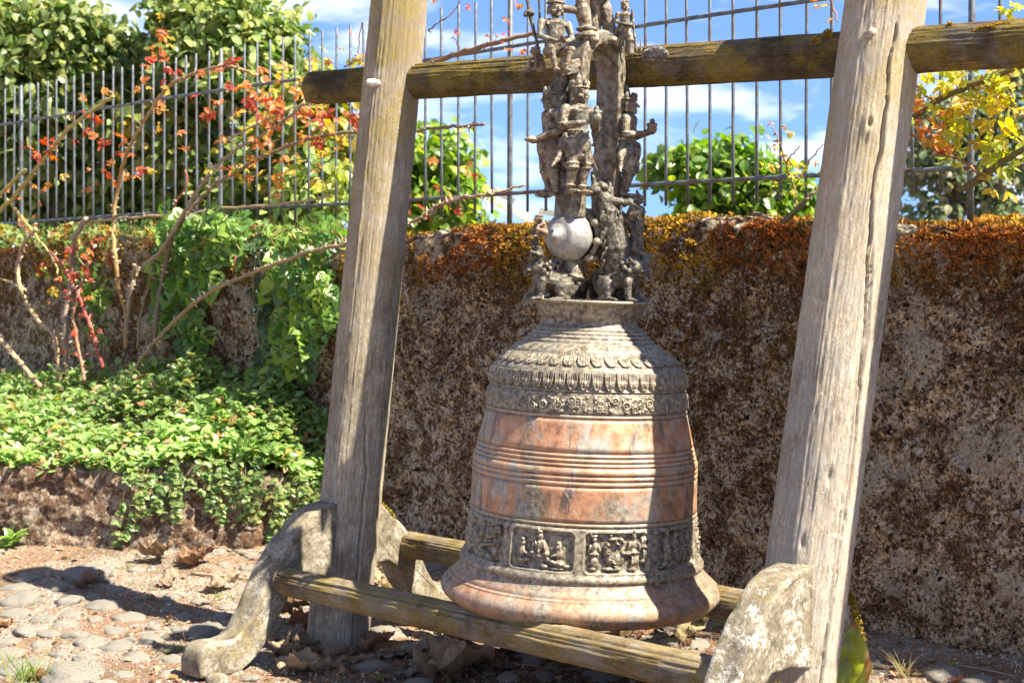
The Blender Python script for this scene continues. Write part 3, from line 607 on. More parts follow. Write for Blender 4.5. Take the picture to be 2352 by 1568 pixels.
# ---- crown
def eul(yaw=0, pitch=0, roll=0, s=1., p=(0, 0, 0)): return Matrix.Translation(Vector(p)) @ Matrix.Rotation(R(yaw), 4, 'Z') @ Matrix.Rotation(R(roll), 4, 'Y') @ Matrix.Rotation(R(pitch), 4, 'X') @ Matrix.Scale(s, 4)
def guardian(arms='offer', legs='stand', hat='crown', flare=1):
    "standing figure one unit tall facing -Y"
    c = Clay(); e = c.ell; k = c.cap
    for s in (-1, 1):
        k((s*.05, 0, .42), (s*.062, -.03, .235), .068, .048); k((s*.062, -.03, .235), (s*.055, .012, .045), .046, .03); e((s*.06, -.045, .018), (.033, .075, .022)); e((s*.057, 0, .07), (.043, .043, .012)); e((s*.062, -.022, .215), (.055, .058, .014)); e((s*.062, -.022, .25), (.058, .06, .016))
    k((0, 0, .50), (0, 0, .36), .085, .118); e((0, -.04, .30), (.085, .05, .045)); e((0, .0, .515), (.098, .082, .02)); k((0, -.085, .47), (.01, -.095, .24), .03, .018); e((0, -.09, .40), (.055, .03, .075)); e((0, -.11, .43), (.04, .012, .04))
    if flare:
        for s in (-1, 1): c.path([(s*.10, .02, .48), (s*.14, .03, .36), (s*.17, .02, .27), (s*.22, .02, .215)], [.022, .026, .022, .008]); e((s*.12, .03, .40), (.02, .045, .08), (0, s*-14, 0))
    k((0, 0, .52), (0, 0, .66), .075, .098); e((0, .0, .685), (.125, .07, .045)); e((0, -.045, .675), (.075, .04, .035)); e((0, -.02, .722), (.07, .055, .018)); e((0, -.055, .70), (.055, .03, .014))
    for s in (-1, 1):
        if arms == 'offer':
            k((s*.125, 0, .69), (s*.165, -.01, .545), .04, .034); k((s*.165, -.01, .545), (s*.045, -.15, .575), .034, .024); e((s*.03, -.165, .585), (.03, .035, .026)); e((s*.165, -.01, .56), (.042, .042, .012))
            for f in range(4): k((s*.02, -.18, .57+.011*f), (s*.008, -.215, .60+.014*f), .0085, .006)
        elif arms == 'low':
            k((s*.125, 0, .69), (s*.15, .02, .55), .04, .034); k((s*.15, .02, .55), (s*.03, -.14, .47), .034, .025); e((s*.02, -.15, .465), (.03, .035, .024))
    if arms == 'offer': e((0, -.20, .62), (.045, .04, .055)); e((0, -.20, .68), (.022, .022, .03)); [e((.03*math.cos(t), -.20+.03*math.sin(t), .655), .016) for t in (0, 1.3, 2.6, 3.9, 5.2)]
    else: e((0, -.17, .47), (.055, .06, .016)); e((0, -.17, .485), (.035, .04, .018))
    k((0, 0, .70), (0, -.005, .765), .034, .034); e((0, -.008, .825), (.058, .068, .078)); e((0, -.03, .785), (.04, .04, .034)); k((0, -.074, .835), (0, -.088, .812), .009, .014); e((0, -.068, .785), (.022, .014, .007)); e((0, -.066, .772), (.017, .013, .007)); e((0, -.06, .757), (.019, .018, .014))
    for s in (-1, 1):
        e((s*.024, -.062, .834), (.016, .013, .007)); e((s*.024, -.062, .852), (.02, .013, .006)); e((s*.034, -.048, .80), (.022, .024, .022)); e((s*.06, -.0, .815), (.012, .022, .038)); e((s*.064, -.0, .775), (.012, .014, .018))
    e((0, .0, .872), (.082, .085, .014)); e((0, .0, .888), (.066, .068, .022))
    for j in range(8): t = j*.785; e((.062*math.sin(t), -.062*math.cos(t), .905), (.018, .018, .03))
    if hat == 'crown': k((0, .01, .89), (0, .01, .96), .042, .02); e((0, .01, .955), (.026, .026, .012)); k((0, .01, .96), (0, .01, 1.0), .014, .005)
    elif hat == 'pagoda':
        for j in range(4): e((0, 0, .90+.035*j), (.062-.012*j, .062-.012*j, .013))
        k((0, 0, .9), (0, 0, 1.05), .04, .008)
    return c
def put_fig(name, c, x, y, d, h, yaw, mat=m_crown, roll=0, pitch=0, vox=.0017, **k):
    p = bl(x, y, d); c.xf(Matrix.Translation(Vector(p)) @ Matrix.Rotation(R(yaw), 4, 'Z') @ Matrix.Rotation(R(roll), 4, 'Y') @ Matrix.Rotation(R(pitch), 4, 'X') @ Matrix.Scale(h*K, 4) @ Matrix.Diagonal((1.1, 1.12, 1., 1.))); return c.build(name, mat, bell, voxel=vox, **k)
put_fig('guardian_figure', guardian(flare=1), 1322, 446, 92, 272, 38, label='guardian figure in a crown holding an offering, facing right')
put_fig('guardian_figure', guardian('low'), 1268, 452, 58, 268, -68, label='guardian figure facing left with a dish in its hands', roll=-4)
put_fig('guardian_figure', guardian('offer'), 1434, 455, -38, 262, 80, label='guardian figure facing right with both hands held out')
put_fig('guardian_figure', guardian('low'), 1395, 452, -112, 268, -150, label='guardian figure mostly hidden behind the far leg of the yoke')
# seated figure on a console above
def seated():
    c = Clay(); e = c.ell; k = c.cap
    k((0, 0, 0), (0, -.02, .30), .10, .13); e((0, 0, .36), (.17, .09, .055)); e((0, -.02, .40), (.12, .09, .02)); 
    for s in (-1, 1):
        k((s*.08, -.02, -.02), (s*.13, -.20, .0), .072, .055); k((s*.13, -.20, .0), (s*.07, -.22, -.24), .05, .034); e((s*.07, -.25, -.28), (.035, .075, .026)); k((s*.17, 0, .36), (s*.21, -.05, .17), .05, .038); k((s*.21, -.05, .17), (s*.07, -.19, .10), .038, .027); e((s*.05, -.20, .10), (.04, .035, .028)); e((s*.2, -.04, .2), (.048, .048, .014)); e((s*.07, -.21, -.2), (.045, .045, .012))
    e((0, -.22, .12), (.05, .045, .035)); e((0, -.25, .15), (.028, .025, .03)); k((0, 0, .38), (0, -.02, .46), .045, .045); e((0, -.02, .54), (.083, .095, .11)); k((0, -.11, .56), (0, -.135, .52), .012, .02); e((0, -.10, .47), (.033, .02, .01)); e((0, -.095, .445), (.028, .026, .02))
    for s in (-1, 1): e((s*.034, -.095, .56), (.022, .016, .009)); e((s*.034, -.095, .585), (.027, .016, .008)); e((s*.09, 0, .52), (.016, .03, .06)); e((s*.05, -.07, .50), (.03, .03, .03))
    e((0, 0, .62), (.12, .12, .02)); e((0, 0, .66), (.09, .09, .05)); k((0, 0, .66), (0, 0, .80), .06, .02)
    for j in range(7): t = j*.9; k((.03*math.cos(t)-.1*0, -.05, .395), (.13*math.sin(t), -.07, .33), .014, .01)
    return c
put_fig('seated_figure', seated(), 1272, 118, 100, 172, 22, vox=.0017, label='seated figure with dangling legs at the top of the yoke')
def little(c=None):
    c = Clay(); e = c.ell; k = c.cap
    k((0, 0, .1), (0, -.08, .45), .2, .16); e((0, -.2, .62), (.15, .17, .17)); e((0, -.36, .58), (.07, .06, .05)); e((0, -.18, .76), (.17, .17, .04)); k((0, -.15, .78), (0, -.12, .96), .08, .03)
    for s in (-1, 1): k((s*.16, -.02, .1), (s*.2, -.3, .22), .1, .08); k((s*.2, -.3, .22), (s*.15, -.3, -.05), .075, .05); e((s*.15, -.36, -.06), (.06, .11, .04)); k((s*.18, -.06, .45), (s*.2, -.3, .34), .065, .05); e((s*.07, -.33, .67), (.03, .03, .02)); e((s*.15, -.15, .62), (.03, .06, .07))
    return c
put_fig('crouching_figure', little(), 1240, 160, 72, 62, -55, vox=.0017)
put_fig('crouching_figure', little(), 1248, 540, 96, 56, -70, vox=.0017); put_fig('crouching_figure', little(), 1238, 590, 88, 50, -95, vox=.0017, mat=m_dark)
put_fig('crouching_figure', little(), 1452, 500, 40, 66, 70, vox=.0017); put_fig('crouching_figure', little(), 1468, 640, 20, 62, 60, vox=.0017)
# console blocks under the seated figure and steps of the cluster
c = Clay(); p = bl(1306, 150, 84); c.box((0, 0, 0), (.030, .018, .012), (0, -18, 30)); c.box((.004, 0, -.016), (.02, .016, .01), (0, -18, 30)); c.xf(Matrix.Translation(Vector(p))); c.build('console', m_crown, bell, voxel=.0022)
# yoke: bronze strap bent over the beam, legs before and behind it
def yoke():
    ax = Vector((rr.x, rr.y, 0)); ay = v
    yc = 158.; Ri, Ro = 51., 80.; pts = []
    prof_o = []; n = 22
    for i in range(n+1): t = math.pi*i/n; prof_o.append((math.cos(t), math.sin(t)))
    legz = np.linspace(0, -345, 26)
    outer = [(-Ro-4*math.sin(-z/45.), z) for z in legz[::-1]]+[(-math.cos(math.pi*i/n)*Ro, math.sin(math.pi*i/n)*(Ro+6)) for i in range(1, n)]+[(Ro+4*math.sin(-z/45.), z) for z in legz]
    inner = [(-Ri-3*math.sin(-z/60.), z) for z in legz[::-1]]+[(-math.cos(math.pi*i/n)*Ri, math.sin(math.pi*i/n)*Ri) for i in range(1, n)]+[(Ri+3*math.sin(-z/60.), z) for z in legz]
    W_ = [-35, -31, 31, 35]; V = []; m = len(outer)
    base = Vector(bl(1363, yc, 0))
    for ring in range(8):
        # loop around the strap section: outer face then inner face
        wv, io = [(-32, 0), (-35, .15), (-35, .85), (-32, 1), (32, 1), (35, .85), (35, .15), (32, 0)][ring]
        for i in range(m):
            o, q_ = outer[i], inner[i]; vv = o[0]+(q_[0]-o[0])*io; zz = o[1]+(q_[1]-o[1])*io
            V.append(base+(ax*wv+ay*vv)*K+Vector((0, 0, zz*K)))
    Fs = []
    for r_ in range(8):
        for i in range(m-1): a = r_*m+i; b = ((r_+1) % 8)*m+i; Fs.append((a, a+1, b+1, b))
    Fs += [tuple(r_*m for r_ in range(8)), tuple(r_*m+m-1 for r_ in range(7, -1, -1))]
    me = mesh('yoke', np.array([tuple(p) for p in V]), Fs, m_crown); o = obj('yoke', me, bell, label='flat bronze yoke strap hooked over the crossbeam')
    s = o.modifiers.new('round', 'BEVEL'); s.width = .002; s.segments = 1; return o
yoke()
# raised edge bead along the strap, and the booted legs of a large figure standing on the arch
c = Clay(); e = c.ell; k = c.cap
def P(x, y, d): return tuple(bl(x, y, d))
Kk = K
k(P(1340, -40, 40), P(1337, 20, 40), 17*K, 19*K); k(P(1337, 20, 40), P(1346, 62, 40), 19*K, 17*K); e(P(1348, 68, 42), (26*K, 24*K, 7*K)); e(P(1352, 84, 48), (27*K, 26*K, 13*K)); e(P(1362, 92, 58), (15*K, 14*K, 11*K)); k(P(1380, -40, -10), P(1388, 20, -10), 14*K, 18*K); k(P(1388, 20, -10), P(1404, 78, -8), 18*K, 16*K)
e(P(1405, 82, -6), (24*K, 22*K, 6*K)); e(P(1408, 96, 0), (24*K, 26*K, 14*K)); e(P(1420, 98, 6), (14*K, 14*K, 12*K)); k(P(1290, 20, 44), P(1320, 24, 46), 9*K, 10*K); k(P(1290, 20, 44), P(1288, 2, 44), 9*K, 8*K)
e(P(1362, -30, 12), (50*K, 30*K, 24*K)); k(P(1364, -30, -14), P(1364, 80, -14), 16*K, 20*K)
c.build('booted_legs', m_crown, bell, voxel=.0021, label='booted legs of a large figure standing on the arch')
# small temple-hatted figure at the upper right
put_fig('guardian_figure', guardian('low', hat='pagoda', flare=1), 1432, 122, 8, 128, 20, vox=.0016, label='small figure in a stepped pointed hat at the upper right')
c = Clay(); k = c.cap; k(P(1461, 118, 10), P(1452, 24, 10), 3.4*K, 3*K); c.path([P(1447, 122, 20), P(1449, 92, 26), P(1444, 72, 22), P(1449, 66, 20)], [9*K, 8*K, 5*K, 2*K]); k(P(1446, 84, 20), P(1440, 78, 20), 8*K, 4*K); k(P(1472, 118, 0), P(1471, 86, 0), 3.5*K, .6*K); c.build('finial', m_crown, bell, voxel=.0015)
c = Clay(); k = c.cap; k(P(1208, -20, 84), P(1216, 30, 84), 4*K, 4.5*K); k(P(1216, 30, 84), P(1236, 108, 84), 5*K, 3.6*K); c.ell(P(1216, 30, 84), (13*K, 10*K, 8*K)); c.ell(P(1207, 34, 88), (5*K, 5*K, 6*K)); k(P(1238, -10, 78), P(1240, 60, 78), 3*K, 3*K); c.build('spear', m_dark, bell, voxel=.0016)
# back pillar between the left figures and the yoke
c = Clay(); k = c.cap; c.path([P(1292, 170, 52), P(1290, 300, 54), P(1294, 440, 52), P(1318, 500, 42)], [19*K, 21*K, 22*K, 30*K]); c.path([P(1385, 440, -30), P(1392, 500, -20), P(1385, 560, -10)], [30*K, 34*K, 40*K]); c.build('pillar', m_dark, bell, voxel=.0026)
# big pin through the cluster: drum, rings, studs and pointed ball end towards the viewer's left
PC = Vector(bl(1340, 545, 0)); fv = -v
def pin(t, s=0., z=0.): return PC+fv*(t*K)+rr*(s*K)+Vector((0, 0, z*K))
Q = fv.to_track_quat('Z', 'Y').to_matrix().to_4x4()
def turned(name, pr, mat, n=64, t0=0., **k):
    V = []
    for (t, r_) in pr:
        for i in range(n): a = 2*math.pi*i/n; V.append(((r_)*math.cos(a)*K, r_*math.sin(a)*K, t*K))
    V = np.array(V)@np.array(Q.to_3x3()).T+np.array(PC+fv*(t0*K)); Fc = grid_faces(n, len(pr), True); return obj(name, mesh(name, V, Fc, mat), bell, **k)
ball = [(0, 0.1), (0, 30)]
pr = [(-70, 1), (-70, 44), (-20, 46), (-18, 54), (-12, 56), (-6, 54), (-4, 48), (6, 48), (8, 57), (13, 60), (18, 57), (20, 50)]
turned('pin_drum', pr, m_crown)
pb = []
for i in range(26):
    a = math.pi*.5*(-.62+1.62*i/25); r_ = 56*math.cos(a); t = 56*math.sin(a)*.92; pb.append((t+52, max(r_, .1)))
# draw the last part of the dome out to a blunt nipple
pb = [(t, r_) for (t, r_) in pb if r_ > 36 or t < 52]+[(91, 31), (96, 24.5), (101, 18.5), (106, 14.5), (111, 11.5), (116, 8.2), (119, 4.5), (120, .1)]
turned('pin_end', pb, m_ball, 96, 0., label='round ball end of the pin with a blunt point, polished grey')
for i in range(9):
    a = R(-60+i*40+10); c = Clay(); p0 = pin(2, 62*math.cos(a), 62*math.sin(a)); p1 = pin(26, 62*math.cos(a), 62*math.sin(a)); c.cap(p0, p1, 7.5*K, 8.5*K); c.ell(p1, 9.6*K); c.build('stud', m_crown, bell)
# dragon-like beast climbing the right side, furry back, head to the upper left
c = Clay(); e = c.ell; k = c.cap
c.path([P(1420, 620, 22), P(1414, 570, 34), P(1402, 510, 36), P(1392, 468, 34), P(1378, 446, 40)], [38*K, 36*K, 33*K, 24*K, 17*K])
e(P(1366, 438, 46), (18*K, 18*K, 13*K)); e(P(1350, 444, 52), (13*K, 12*K, 7*K)); e(P(1384, 430, 44), (15*K, 15*K, 11*K)); k(P(1366, 428, 44), P(1360, 398, 42), 8*K, 5*K); k(P(1386, 430, 40), P(1402, 446, 40), 10*K, 8*K)
k(P(1396, 462, 44), P(1436, 466, 48), 13*K, 9*K); k(P(1436, 466, 48), P(1446, 462, 48), 9*K, 8*K); e(P(1450, 466, 50), (8*K, 8*K, 6*K)); k(P(1404, 480, 40), P(1446, 510, 30), 15*K, 10*K); k(P(1446, 510, 30), P(1458, 548, 28), 10*K, 8*K)
for i in range(34):
    rg = RS(600+i); x, y = 1380+rg.rand()*50, 470+rg.rand()*130; k(P(x, y, 62), P(x-6+rg.rand()*5, y+15, 64), 3.4*K, 1.2*K)
c.build('climbing_beast', m_dark, bell, voxel=.002, label='dark furry beast climbing the right side of the crown')
# human-faced mask at the right
c = Clay(); e = c.ell; k = c.cap; 
g = guardian('low'); 
put_fig('guardian_figure', g, 1458, 672, 6, 178, 74, vox=.0017, label='figure in profile at the lower right of the crown')
# lions on the rim
def lion(tail=1):
    "crouching lion facing -Y, one unit long, standing on z=0"
    c = Clay(); e = c.ell; k = c.cap
    for s in (-1, 1):
        e((s*.18, .24, .29), (.13, .23, .24)); k((s*.2, .2, .42), (s*.12, .38, .5), .07, .06); k((s*.22, .16, .14), (s*.24, .3, .05), .09, .07); e((s*.24, .10, .05), (.085, .16, .05)); k((s*.16, -.22, .44), (s*.17, -.27, .10), .10, .065); e((s*.17, -.33, .045), (.08, .12, .045))
        for j in (-1, 0, 1): e((s*.17+j*.045, -.43, .035), (.027, .045, .03)); e((s*.24+j*.045, -.04, .035), (.027, .045, .03))
        e((s*.13, -.36, .82), (.05, .04, .05)); e((s*.07, -.47, .74), (.04, .035, .03)); k((s*.15, -.3, .86), (s*.19, -.28, .94), .045, .02); e((s*.09, -.50, .66), (.06, .05, .05))
    k((0, .3, .34), (0, -.12, .52), .23, .21); e((0, -.2, .48), (.22, .18, .26)); e((0, -.30, .72), (.19, .2, .2)); e((0, -.46, .66), (.12, .12, .09)); e((0, -.56, .70), (.05, .03, .03)); e((0, -.48, .57), (.10, .09, .035))
    for i in range(26):
        t = i*2.4; z_ = .45+.42*(i/26.); r_ = .22-.05*abs(i/13.-1); p = (r_*math.cos(t), -.18+r_*.8*math.sin(t), z_); e(p, (.055, .055, .07))
    for i in range(12): e((.0+.04*math.sin(i*2), .34-.05*i, .58-.002*i), (.05, .035, .045))
    if tail: c.path([(0, .5, .2), (.05, .6, .4), (0, .52, .58), (-.05, .40, .62)], [.05, .05, .055, .06])
    return c
put_fig('crouching_lion', lion(), 1262, 690, 62, 100, -72, mat=m_dark, vox=.0018, label='crouching lion on the left of the rim'); put_fig('crouching_lion', lion(), 1424, 692, 60, 104, 58, mat=m_dark, vox=.0018, label='crouching lion on the right of the rim')
put_fig('crouching_lion', lion(), 1300, 684, -74, 100, -140, vox=.0026); put_fig('crouching_lion', lion(), 1400, 686, -78, 100, 140, vox=.0026)
# claws that grip the rim
for (x, y, d, s) in ((1216, 683, 30, 1), (1240, 684, 74, .9), (1478, 694, 22, 1.1), (1470, 688, 50, .9), (1450, 690, 86, .8)):
    c = Clay()
    for j in (-1, 0, 1): c.cap(P(x+j*6*s, y-4, d+abs(j)), P(x+j*7*s, y+4, d+5), 5*s*K, 4*s*K)
    c.ell(P(x, y-5, d-6), (10*s*K, 9*s*K, 7*s*K)); c.build('claw', m_crown, bell, voxel=.0016)
# pendant drop hanging between the lions
c = Clay(); c.cap(P(1322, 588, 30), P(1326, 598, 32), 10*K, 13*K); c.path([P(1312, 596, 34), P(1318, 612, 36), P(1322, 632, 38)], [12*K, 15*K, 19*K]); c.ell(P(1323, 635, 38), (21*K, 21*K, 7*K), (0, 14, 0)); c.build('pendant', m_crown, bell, voxel=.0016)
# inner rim plate closing the top
turn = []
V = [(0, 0, (1375-692)*K)]+[(136*K*math.cos(i*math.pi/32), 136*K*math.sin(i*math.pi/32), (1375-691)*K) for i in range(64)]
obj('crown_plate', mesh('crown_plate', np.array(V), np.array([(0, 1+i, 1+(i+1) % 64) for i in range(64)]), m_crown), bell)
# clapper hanging inside
c = Clay(); c.cap((0, 0, .8), (0, 0, .12), .012, .014); c.ell((0, 0, .06), (.05, .05, .07)); c.build('clapper', m_dark, bell)
# ================================================================== GROUND
def gh(X, Y):
    "height of the ground in metres"
    X = np.asarray(X, float); Y = np.asarray(Y, float)
    wd = (W0[0]-X)*v.x+(W0[1]-Y)*v.y                      # distance in front of the wall
    h = .05*(1-sstep(.0, .45, wd))*sstep(.4, 1.3, X)+.075*sstep(5.0, 6.4, Y)*(1-sstep(-.6, .9, X))+.02*(1-sstep(.0, .5, wd))
    P3 = np.stack([X*3, Y*3, X*0], -1).reshape(-1, 3); return h+(.010*fbm(P3, 3, 21)+.003*fbm(P3*9, 3, 22, .6)).reshape(h.shape)*np.clip(1.2-np.hypot(X, Y-4.5)/12, 0, 1)
gx = np.concatenate([-np.geomspace(600, 3.3, 26), np.linspace(-3.2, 3.2, 330), np.geomspace(3.3, 600, 26)])
gy = np.concatenate([-np.geomspace(600, 2, 16), np.linspace(-1.8, 2.8, 12), np.linspace(3.0, 8.6, 330), np.geomspace(8.8, 900, 26)])
GX, GY = np.meshgrid(gx, gy); GZ = gh(GX.ravel(), GY.ravel())
q = M('soil'); n1 = q.noise(70, 6, .75); n2 = q.noise(2.6, 5, .6); n3 = q.vor(150, out='Color'); n4 = q.noise(240, 3, .7)
c = q.ramp(n1, [(.3, (.12, .075, .05)), (.46, (.26, .205, .155)), (.58, (.43, .37, .295)), (.72, (.64, .58, .49))])
c = q.mixc(q.math('MULTIPLY', q.ramp(n2, [(.46, 0), (.56, 1)]), q.ramp(n4, [(.4, .2), (.55, .8)])), c, (.23, .115, .05))
c = q.mixc(q.math('MULTIPLY', q.ramp(q.noise(3.5, 4, .6, q.map((1, 1, 1), (7, 3, 0))), [(.5, 0), (.6, .8)]), q.ramp(n4, [(.45, .0), (.6, 1)])), c, (.07, .055, .02))
c = q.mixc(.22, c, n3, 'OVERLAY')
# the trodden litter earth under the bell is darker humus
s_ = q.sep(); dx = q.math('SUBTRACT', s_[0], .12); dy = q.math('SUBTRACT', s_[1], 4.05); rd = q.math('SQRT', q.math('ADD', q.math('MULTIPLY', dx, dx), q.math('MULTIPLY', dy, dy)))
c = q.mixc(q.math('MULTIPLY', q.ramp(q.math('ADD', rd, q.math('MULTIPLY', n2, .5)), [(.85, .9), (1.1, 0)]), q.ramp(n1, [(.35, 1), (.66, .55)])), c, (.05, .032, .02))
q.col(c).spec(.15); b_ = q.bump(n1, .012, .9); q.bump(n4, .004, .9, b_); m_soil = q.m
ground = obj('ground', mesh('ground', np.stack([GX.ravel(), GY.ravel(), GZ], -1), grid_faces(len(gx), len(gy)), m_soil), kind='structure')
def ong(x, y, dz=0.):
    "ground point seen in direction x, y"
    z = 0.
    for _ in range(6):
        p = on_z(x, y, z); z = float(gh(p.x, p.y))
    return Vector((p.x, p.y, z+dz))
# ================================================================== GARDEN WALL
q = M('old_wall'); s_ = q.sep(); zz = s_[2]
n1 = q.noise(26, 8, .78); n2 = q.noise(4.2, 5, .65); n3 = q.noise(85, 5, .75); n5 = q.noise(1.3, 4, .6)
grey = q.ramp(n3, [(.32, (.14, .125, .095)), (.42, (.17, .145, .10)), (.52, (.41, .365, .28)), (.64, (.74, .68, .56))])
tan = q.ramp(n3, [(.32, (.15, .105, .055)), (.40, (.22, .14, .07)), (.50, (.50, .37, .225)), (.62, (.78, .66, .48))])
hm = q.n('ShaderNodeMapRange'); q.l(zz, hm.inputs[0]); hm.inputs[1].default_value = .15; hm.inputs[2].default_value = 1.25
xm = q.n('ShaderNodeMapRange'); q.l(s_[0], xm.inputs[0]); xm.inputs[1].default_value = .4; xm.inputs[2].default_value = 1.3
c = q.mixc(q.math('MULTIPLY', q.math('MULTIPLY', xm.outputs[0], .75), q.math('SUBTRACT', 1.1, hm.outputs[0], clamp=True)), tan, grey)
mossm = q.math('ADD', q.math('ADD', q.math('ADD', q.math('MULTIPLY', hm.outputs[0], .22), -.10), n1), q.math('MULTIPLY', q.math('SUBTRACT', .5, q.noise(2.6, 4, .6)), .7))
c = q.mixc(q.ramp(mossm, [(.57, 0), (.61, .95)]), c, q.ramp(n3, [(.35, (.03, .017, .008)), (.5, (.12, .06, .022)), (.7, (.28, .15, .04))]))
c = q.mixc(q.math('MULTIPLY', q.ramp(q.math('ADD', q.math('MULTIPLY', hm.outputs[0], .3), n2), [(.72, 0), (.84, .7)]), q.ramp(n3, [(.4, .2), (.6, 1)])), c, (.20, .095, .014))
bl = q.math('MULTIPLY', q.ramp(q.noise(12, 7, .74, q.map((1, 1, .75), (6, 6, 1)), .3), [(.475, 0), (.53, 1)]), q.ramp(q.noise(60, 5, .8), [(.36, .2), (.48, 1)])); lowf = q.math('SUBTRACT', 1., q.math('MULTIPLY', q.math('MULTIPLY', xm.outputs[0], q.math('SUBTRACT', 1.1, hm.outputs[0], clamp=True)), .62)); c = q.mixc(q.math('MULTIPLY', q.math('MULTIPLY', bl, lowf), .88), c, q.ramp(n3, [(.4, (.03, .016, .007)), (.6, (.16, .075, .024))]))
bl2 = q.math('MULTIPLY', q.ramp(q.noise(42, 6, .8, q.map((1, 1, 1), (2, 7, 5))), [(.525, 0), (.565, 1)]), .9); c = q.mixc(q.math('MULTIPLY', bl2, q.math('POWER', lowf, .5)), c, q.ramp(n3, [(.4, (.014, .009, .006)), (.64, (.13, .065, .024))]))
c = q.mixc(q.math('MULTIPLY', q.ramp(q.noise(15, 8, .78, q.map((1, 1, 1), (9, 1, 4))), [(.56, 0), (.585, 1)]), .9), c, q.ramp(n3, [(.3, (.27, .22, .16)), (.7, (.70, .61, .48))]))
c = q.mixc(q.ramp(q.noise(46, 5, .8, q.map((1, 1, 1), (3, 9, 4))), [(.40, .95), (.44, 0)]), c, (.016, .011, .007))
pt = q.ramp(q.noise(3.4, 9, .68, q.map((1, 1, 1.2), (3.3, 8, 2)), .2), [(.555, 0), (.60, 1)]); c = q.mixc(q.math('MULTIPLY', q.math('MULTIPLY', pt, q.ramp(q.noise(120, 4, .75), [(.38, .25), (.5, 1)])), .8), c, q.ramp(n3, [(.34, (.20, .165, .11)), (.5, (.40, .345, .25)), (.68, (.62, .56, .45))]))
c = q.mixc(q.ramp(q.vor(70), [(.10, .8), (.17, 0)]), c, (.56, .48, .36)); c = q.mixc(q.ramp(q.vor(48, q.map((1, 1, 1), (.5, .3, .9))), [(.14, .9), (.24, 0)]), c, (.014, .009, .006))
q.col(c).spec(.12); b_ = q.bump(n1, .010, 1.); q.bump(n3, .007, 1., b_); m_wall = q.m
WH = 1.175*E; WT = .36
wall = empty('garden_wall', (W0[0], W0[1], 0), 'old rough garden wall covered in brown moss and pale lichen, topped by orange moss', 'wall')
def wall_pt(t, off, z):
    return np.stack([W0[0]+u.x*t-v.x*off, W0[1]+u.y*t-v.y*off, z], -1)
def wall_disp(t, s):
    P_ = np.stack([t*1.1, s*1.4, t*0], -1); P2_ = np.stack([t*9, s*9, t*0+3], -1); P4_ = np.stack([t*34, s*34, t*0+3], -1)
    f = fbm(P2_, 3, 42, .6); st = np.abs(vnoise(P2_*.55, 51))
    return .035*fbm(P_, 2, 41)+.016*f+.007*fbm(P4_, 3, 43, .65)
ts = np.concatenate([np.linspace(-3.2, -.7, 50), np.linspace(-.68, 3.4, 560), np.linspace(3.41, 10.5, 300)])
# cross-section: front face upwards, rounded top, back face down; s = arc length
cs = [(0., z) for z in np.linspace(-.15, WH-.07, 120)]+[(-.07+.07*math.cos(a), WH-.07+.07*math.sin(a)) for a in np.linspace(.1, math.pi/2, 12)]+[(-o_, WH) for o_ in np.linspace(.09, WT-.08, 14)]+[(-WT+.07-.07*math.sin(a), WH-.07+.07*math.cos(a)) for a in np.linspace(0.1, math.pi/2, 6)]+[(-WT, z) for z in np.linspace(WH-.1, -.15, 8)]
cs = np.array(cs); S = np.concatenate([[0], np.cumsum(np.hypot(*np.diff(cs, axis=0).T))])
d_ = np.gradient(cs, axis=0); nn = np.stack([d_[:, 1], -d_[:, 0]], -1); nn /= np.linalg.norm(nn, axis=1, keepdims=True)
TT, SS = np.meshgrid(ts, np.arange(len(cs))); SSi = SS.ravel(); TTf = TT.ravel(); D = wall_disp(TTf, S[SSi])
off = cs[SSi, 0]+nn[SSi, 0]*D; zz_ = cs[SSi, 1]+nn[SSi, 1]*D+.012*np.sin(TTf*1.7)*sstep(.9, 1.4, cs[SSi, 1])+.02*fbm(np.stack([TTf*1.3, TTf*0, TTf*0], -1), 2, 60)*sstep(.9, 1.4, cs[SSi, 1])
WV = wall_pt(TTf, off, zz_)-np.array([W0[0], W0[1], 0])
obj('wall_body', mesh('wall_body', WV, grid_faces(len(ts), len(cs))[:, ::-1], m_wall), wall)
# sample the wall skin for growth
def on_skin(n, t0, t1, s0, s1, seed):
    rg = RS(seed); t = rg.uniform(t0, t1, n); i = rg.uniform(s0, s1, n)
    si = np.interp(i, cs_key, np.arange(len(cs))); a = cs[:, 0]; b = cs[:, 1]; k = np.arange(len(cs))
    o_ = np.interp(si, k, a); z_ = np.interp(si, k, b); nx = np.interp(si, k, nn[:, 0]); nz_ = np.interp(si, k, nn[:, 1]); Sx = np.interp(si, k, S); D = wall_disp(t, Sx)
    z2 = z_+nz_*D+(.012*np.sin(t*1.7)+.02*fbm(np.stack([t*1.3, t*0, t*0], -1), 2, 60))*sstep(.9, 1.4, z_)
    P_ = wall_pt(t, o_+nx*D, z2)-np.array([W0[0], W0[1], 0]); N = np.stack([-v.x*nx, -v.y*nx, nz_], -1); return P_, N, t, Sx, z_
cs_key = S
top0 = S[119]
def mosscol(t, s, rg):
    a = fbm(np.stack([t*2.2, s*2.2, t*0], -1), 3, 71); n = len(t)
    rust = np.array([.46, .16, .04]); gold = np.array([.68, .42, .06]); oliv = np.array([.19, .14, .02]); brown = np.array([.12, .055, .02])
    c = mix(np.tile(rust, (n, 1)), np.tile(gold, (n, 1)), sstep(-.1, .35, a)); low = sstep(.0, .22, top0-s)[:, None]
    c2 = mix(np.tile(oliv, (n, 1)), np.tile(brown, (n, 1)), sstep(-.3, .3, fbm(np.stack([t*5, s*5, t*0+9], -1), 2, 72))); c = c*(1-low*.9)+c2*low*.9
    return c*rg.uniform(.55, 1.35, (n, 1))
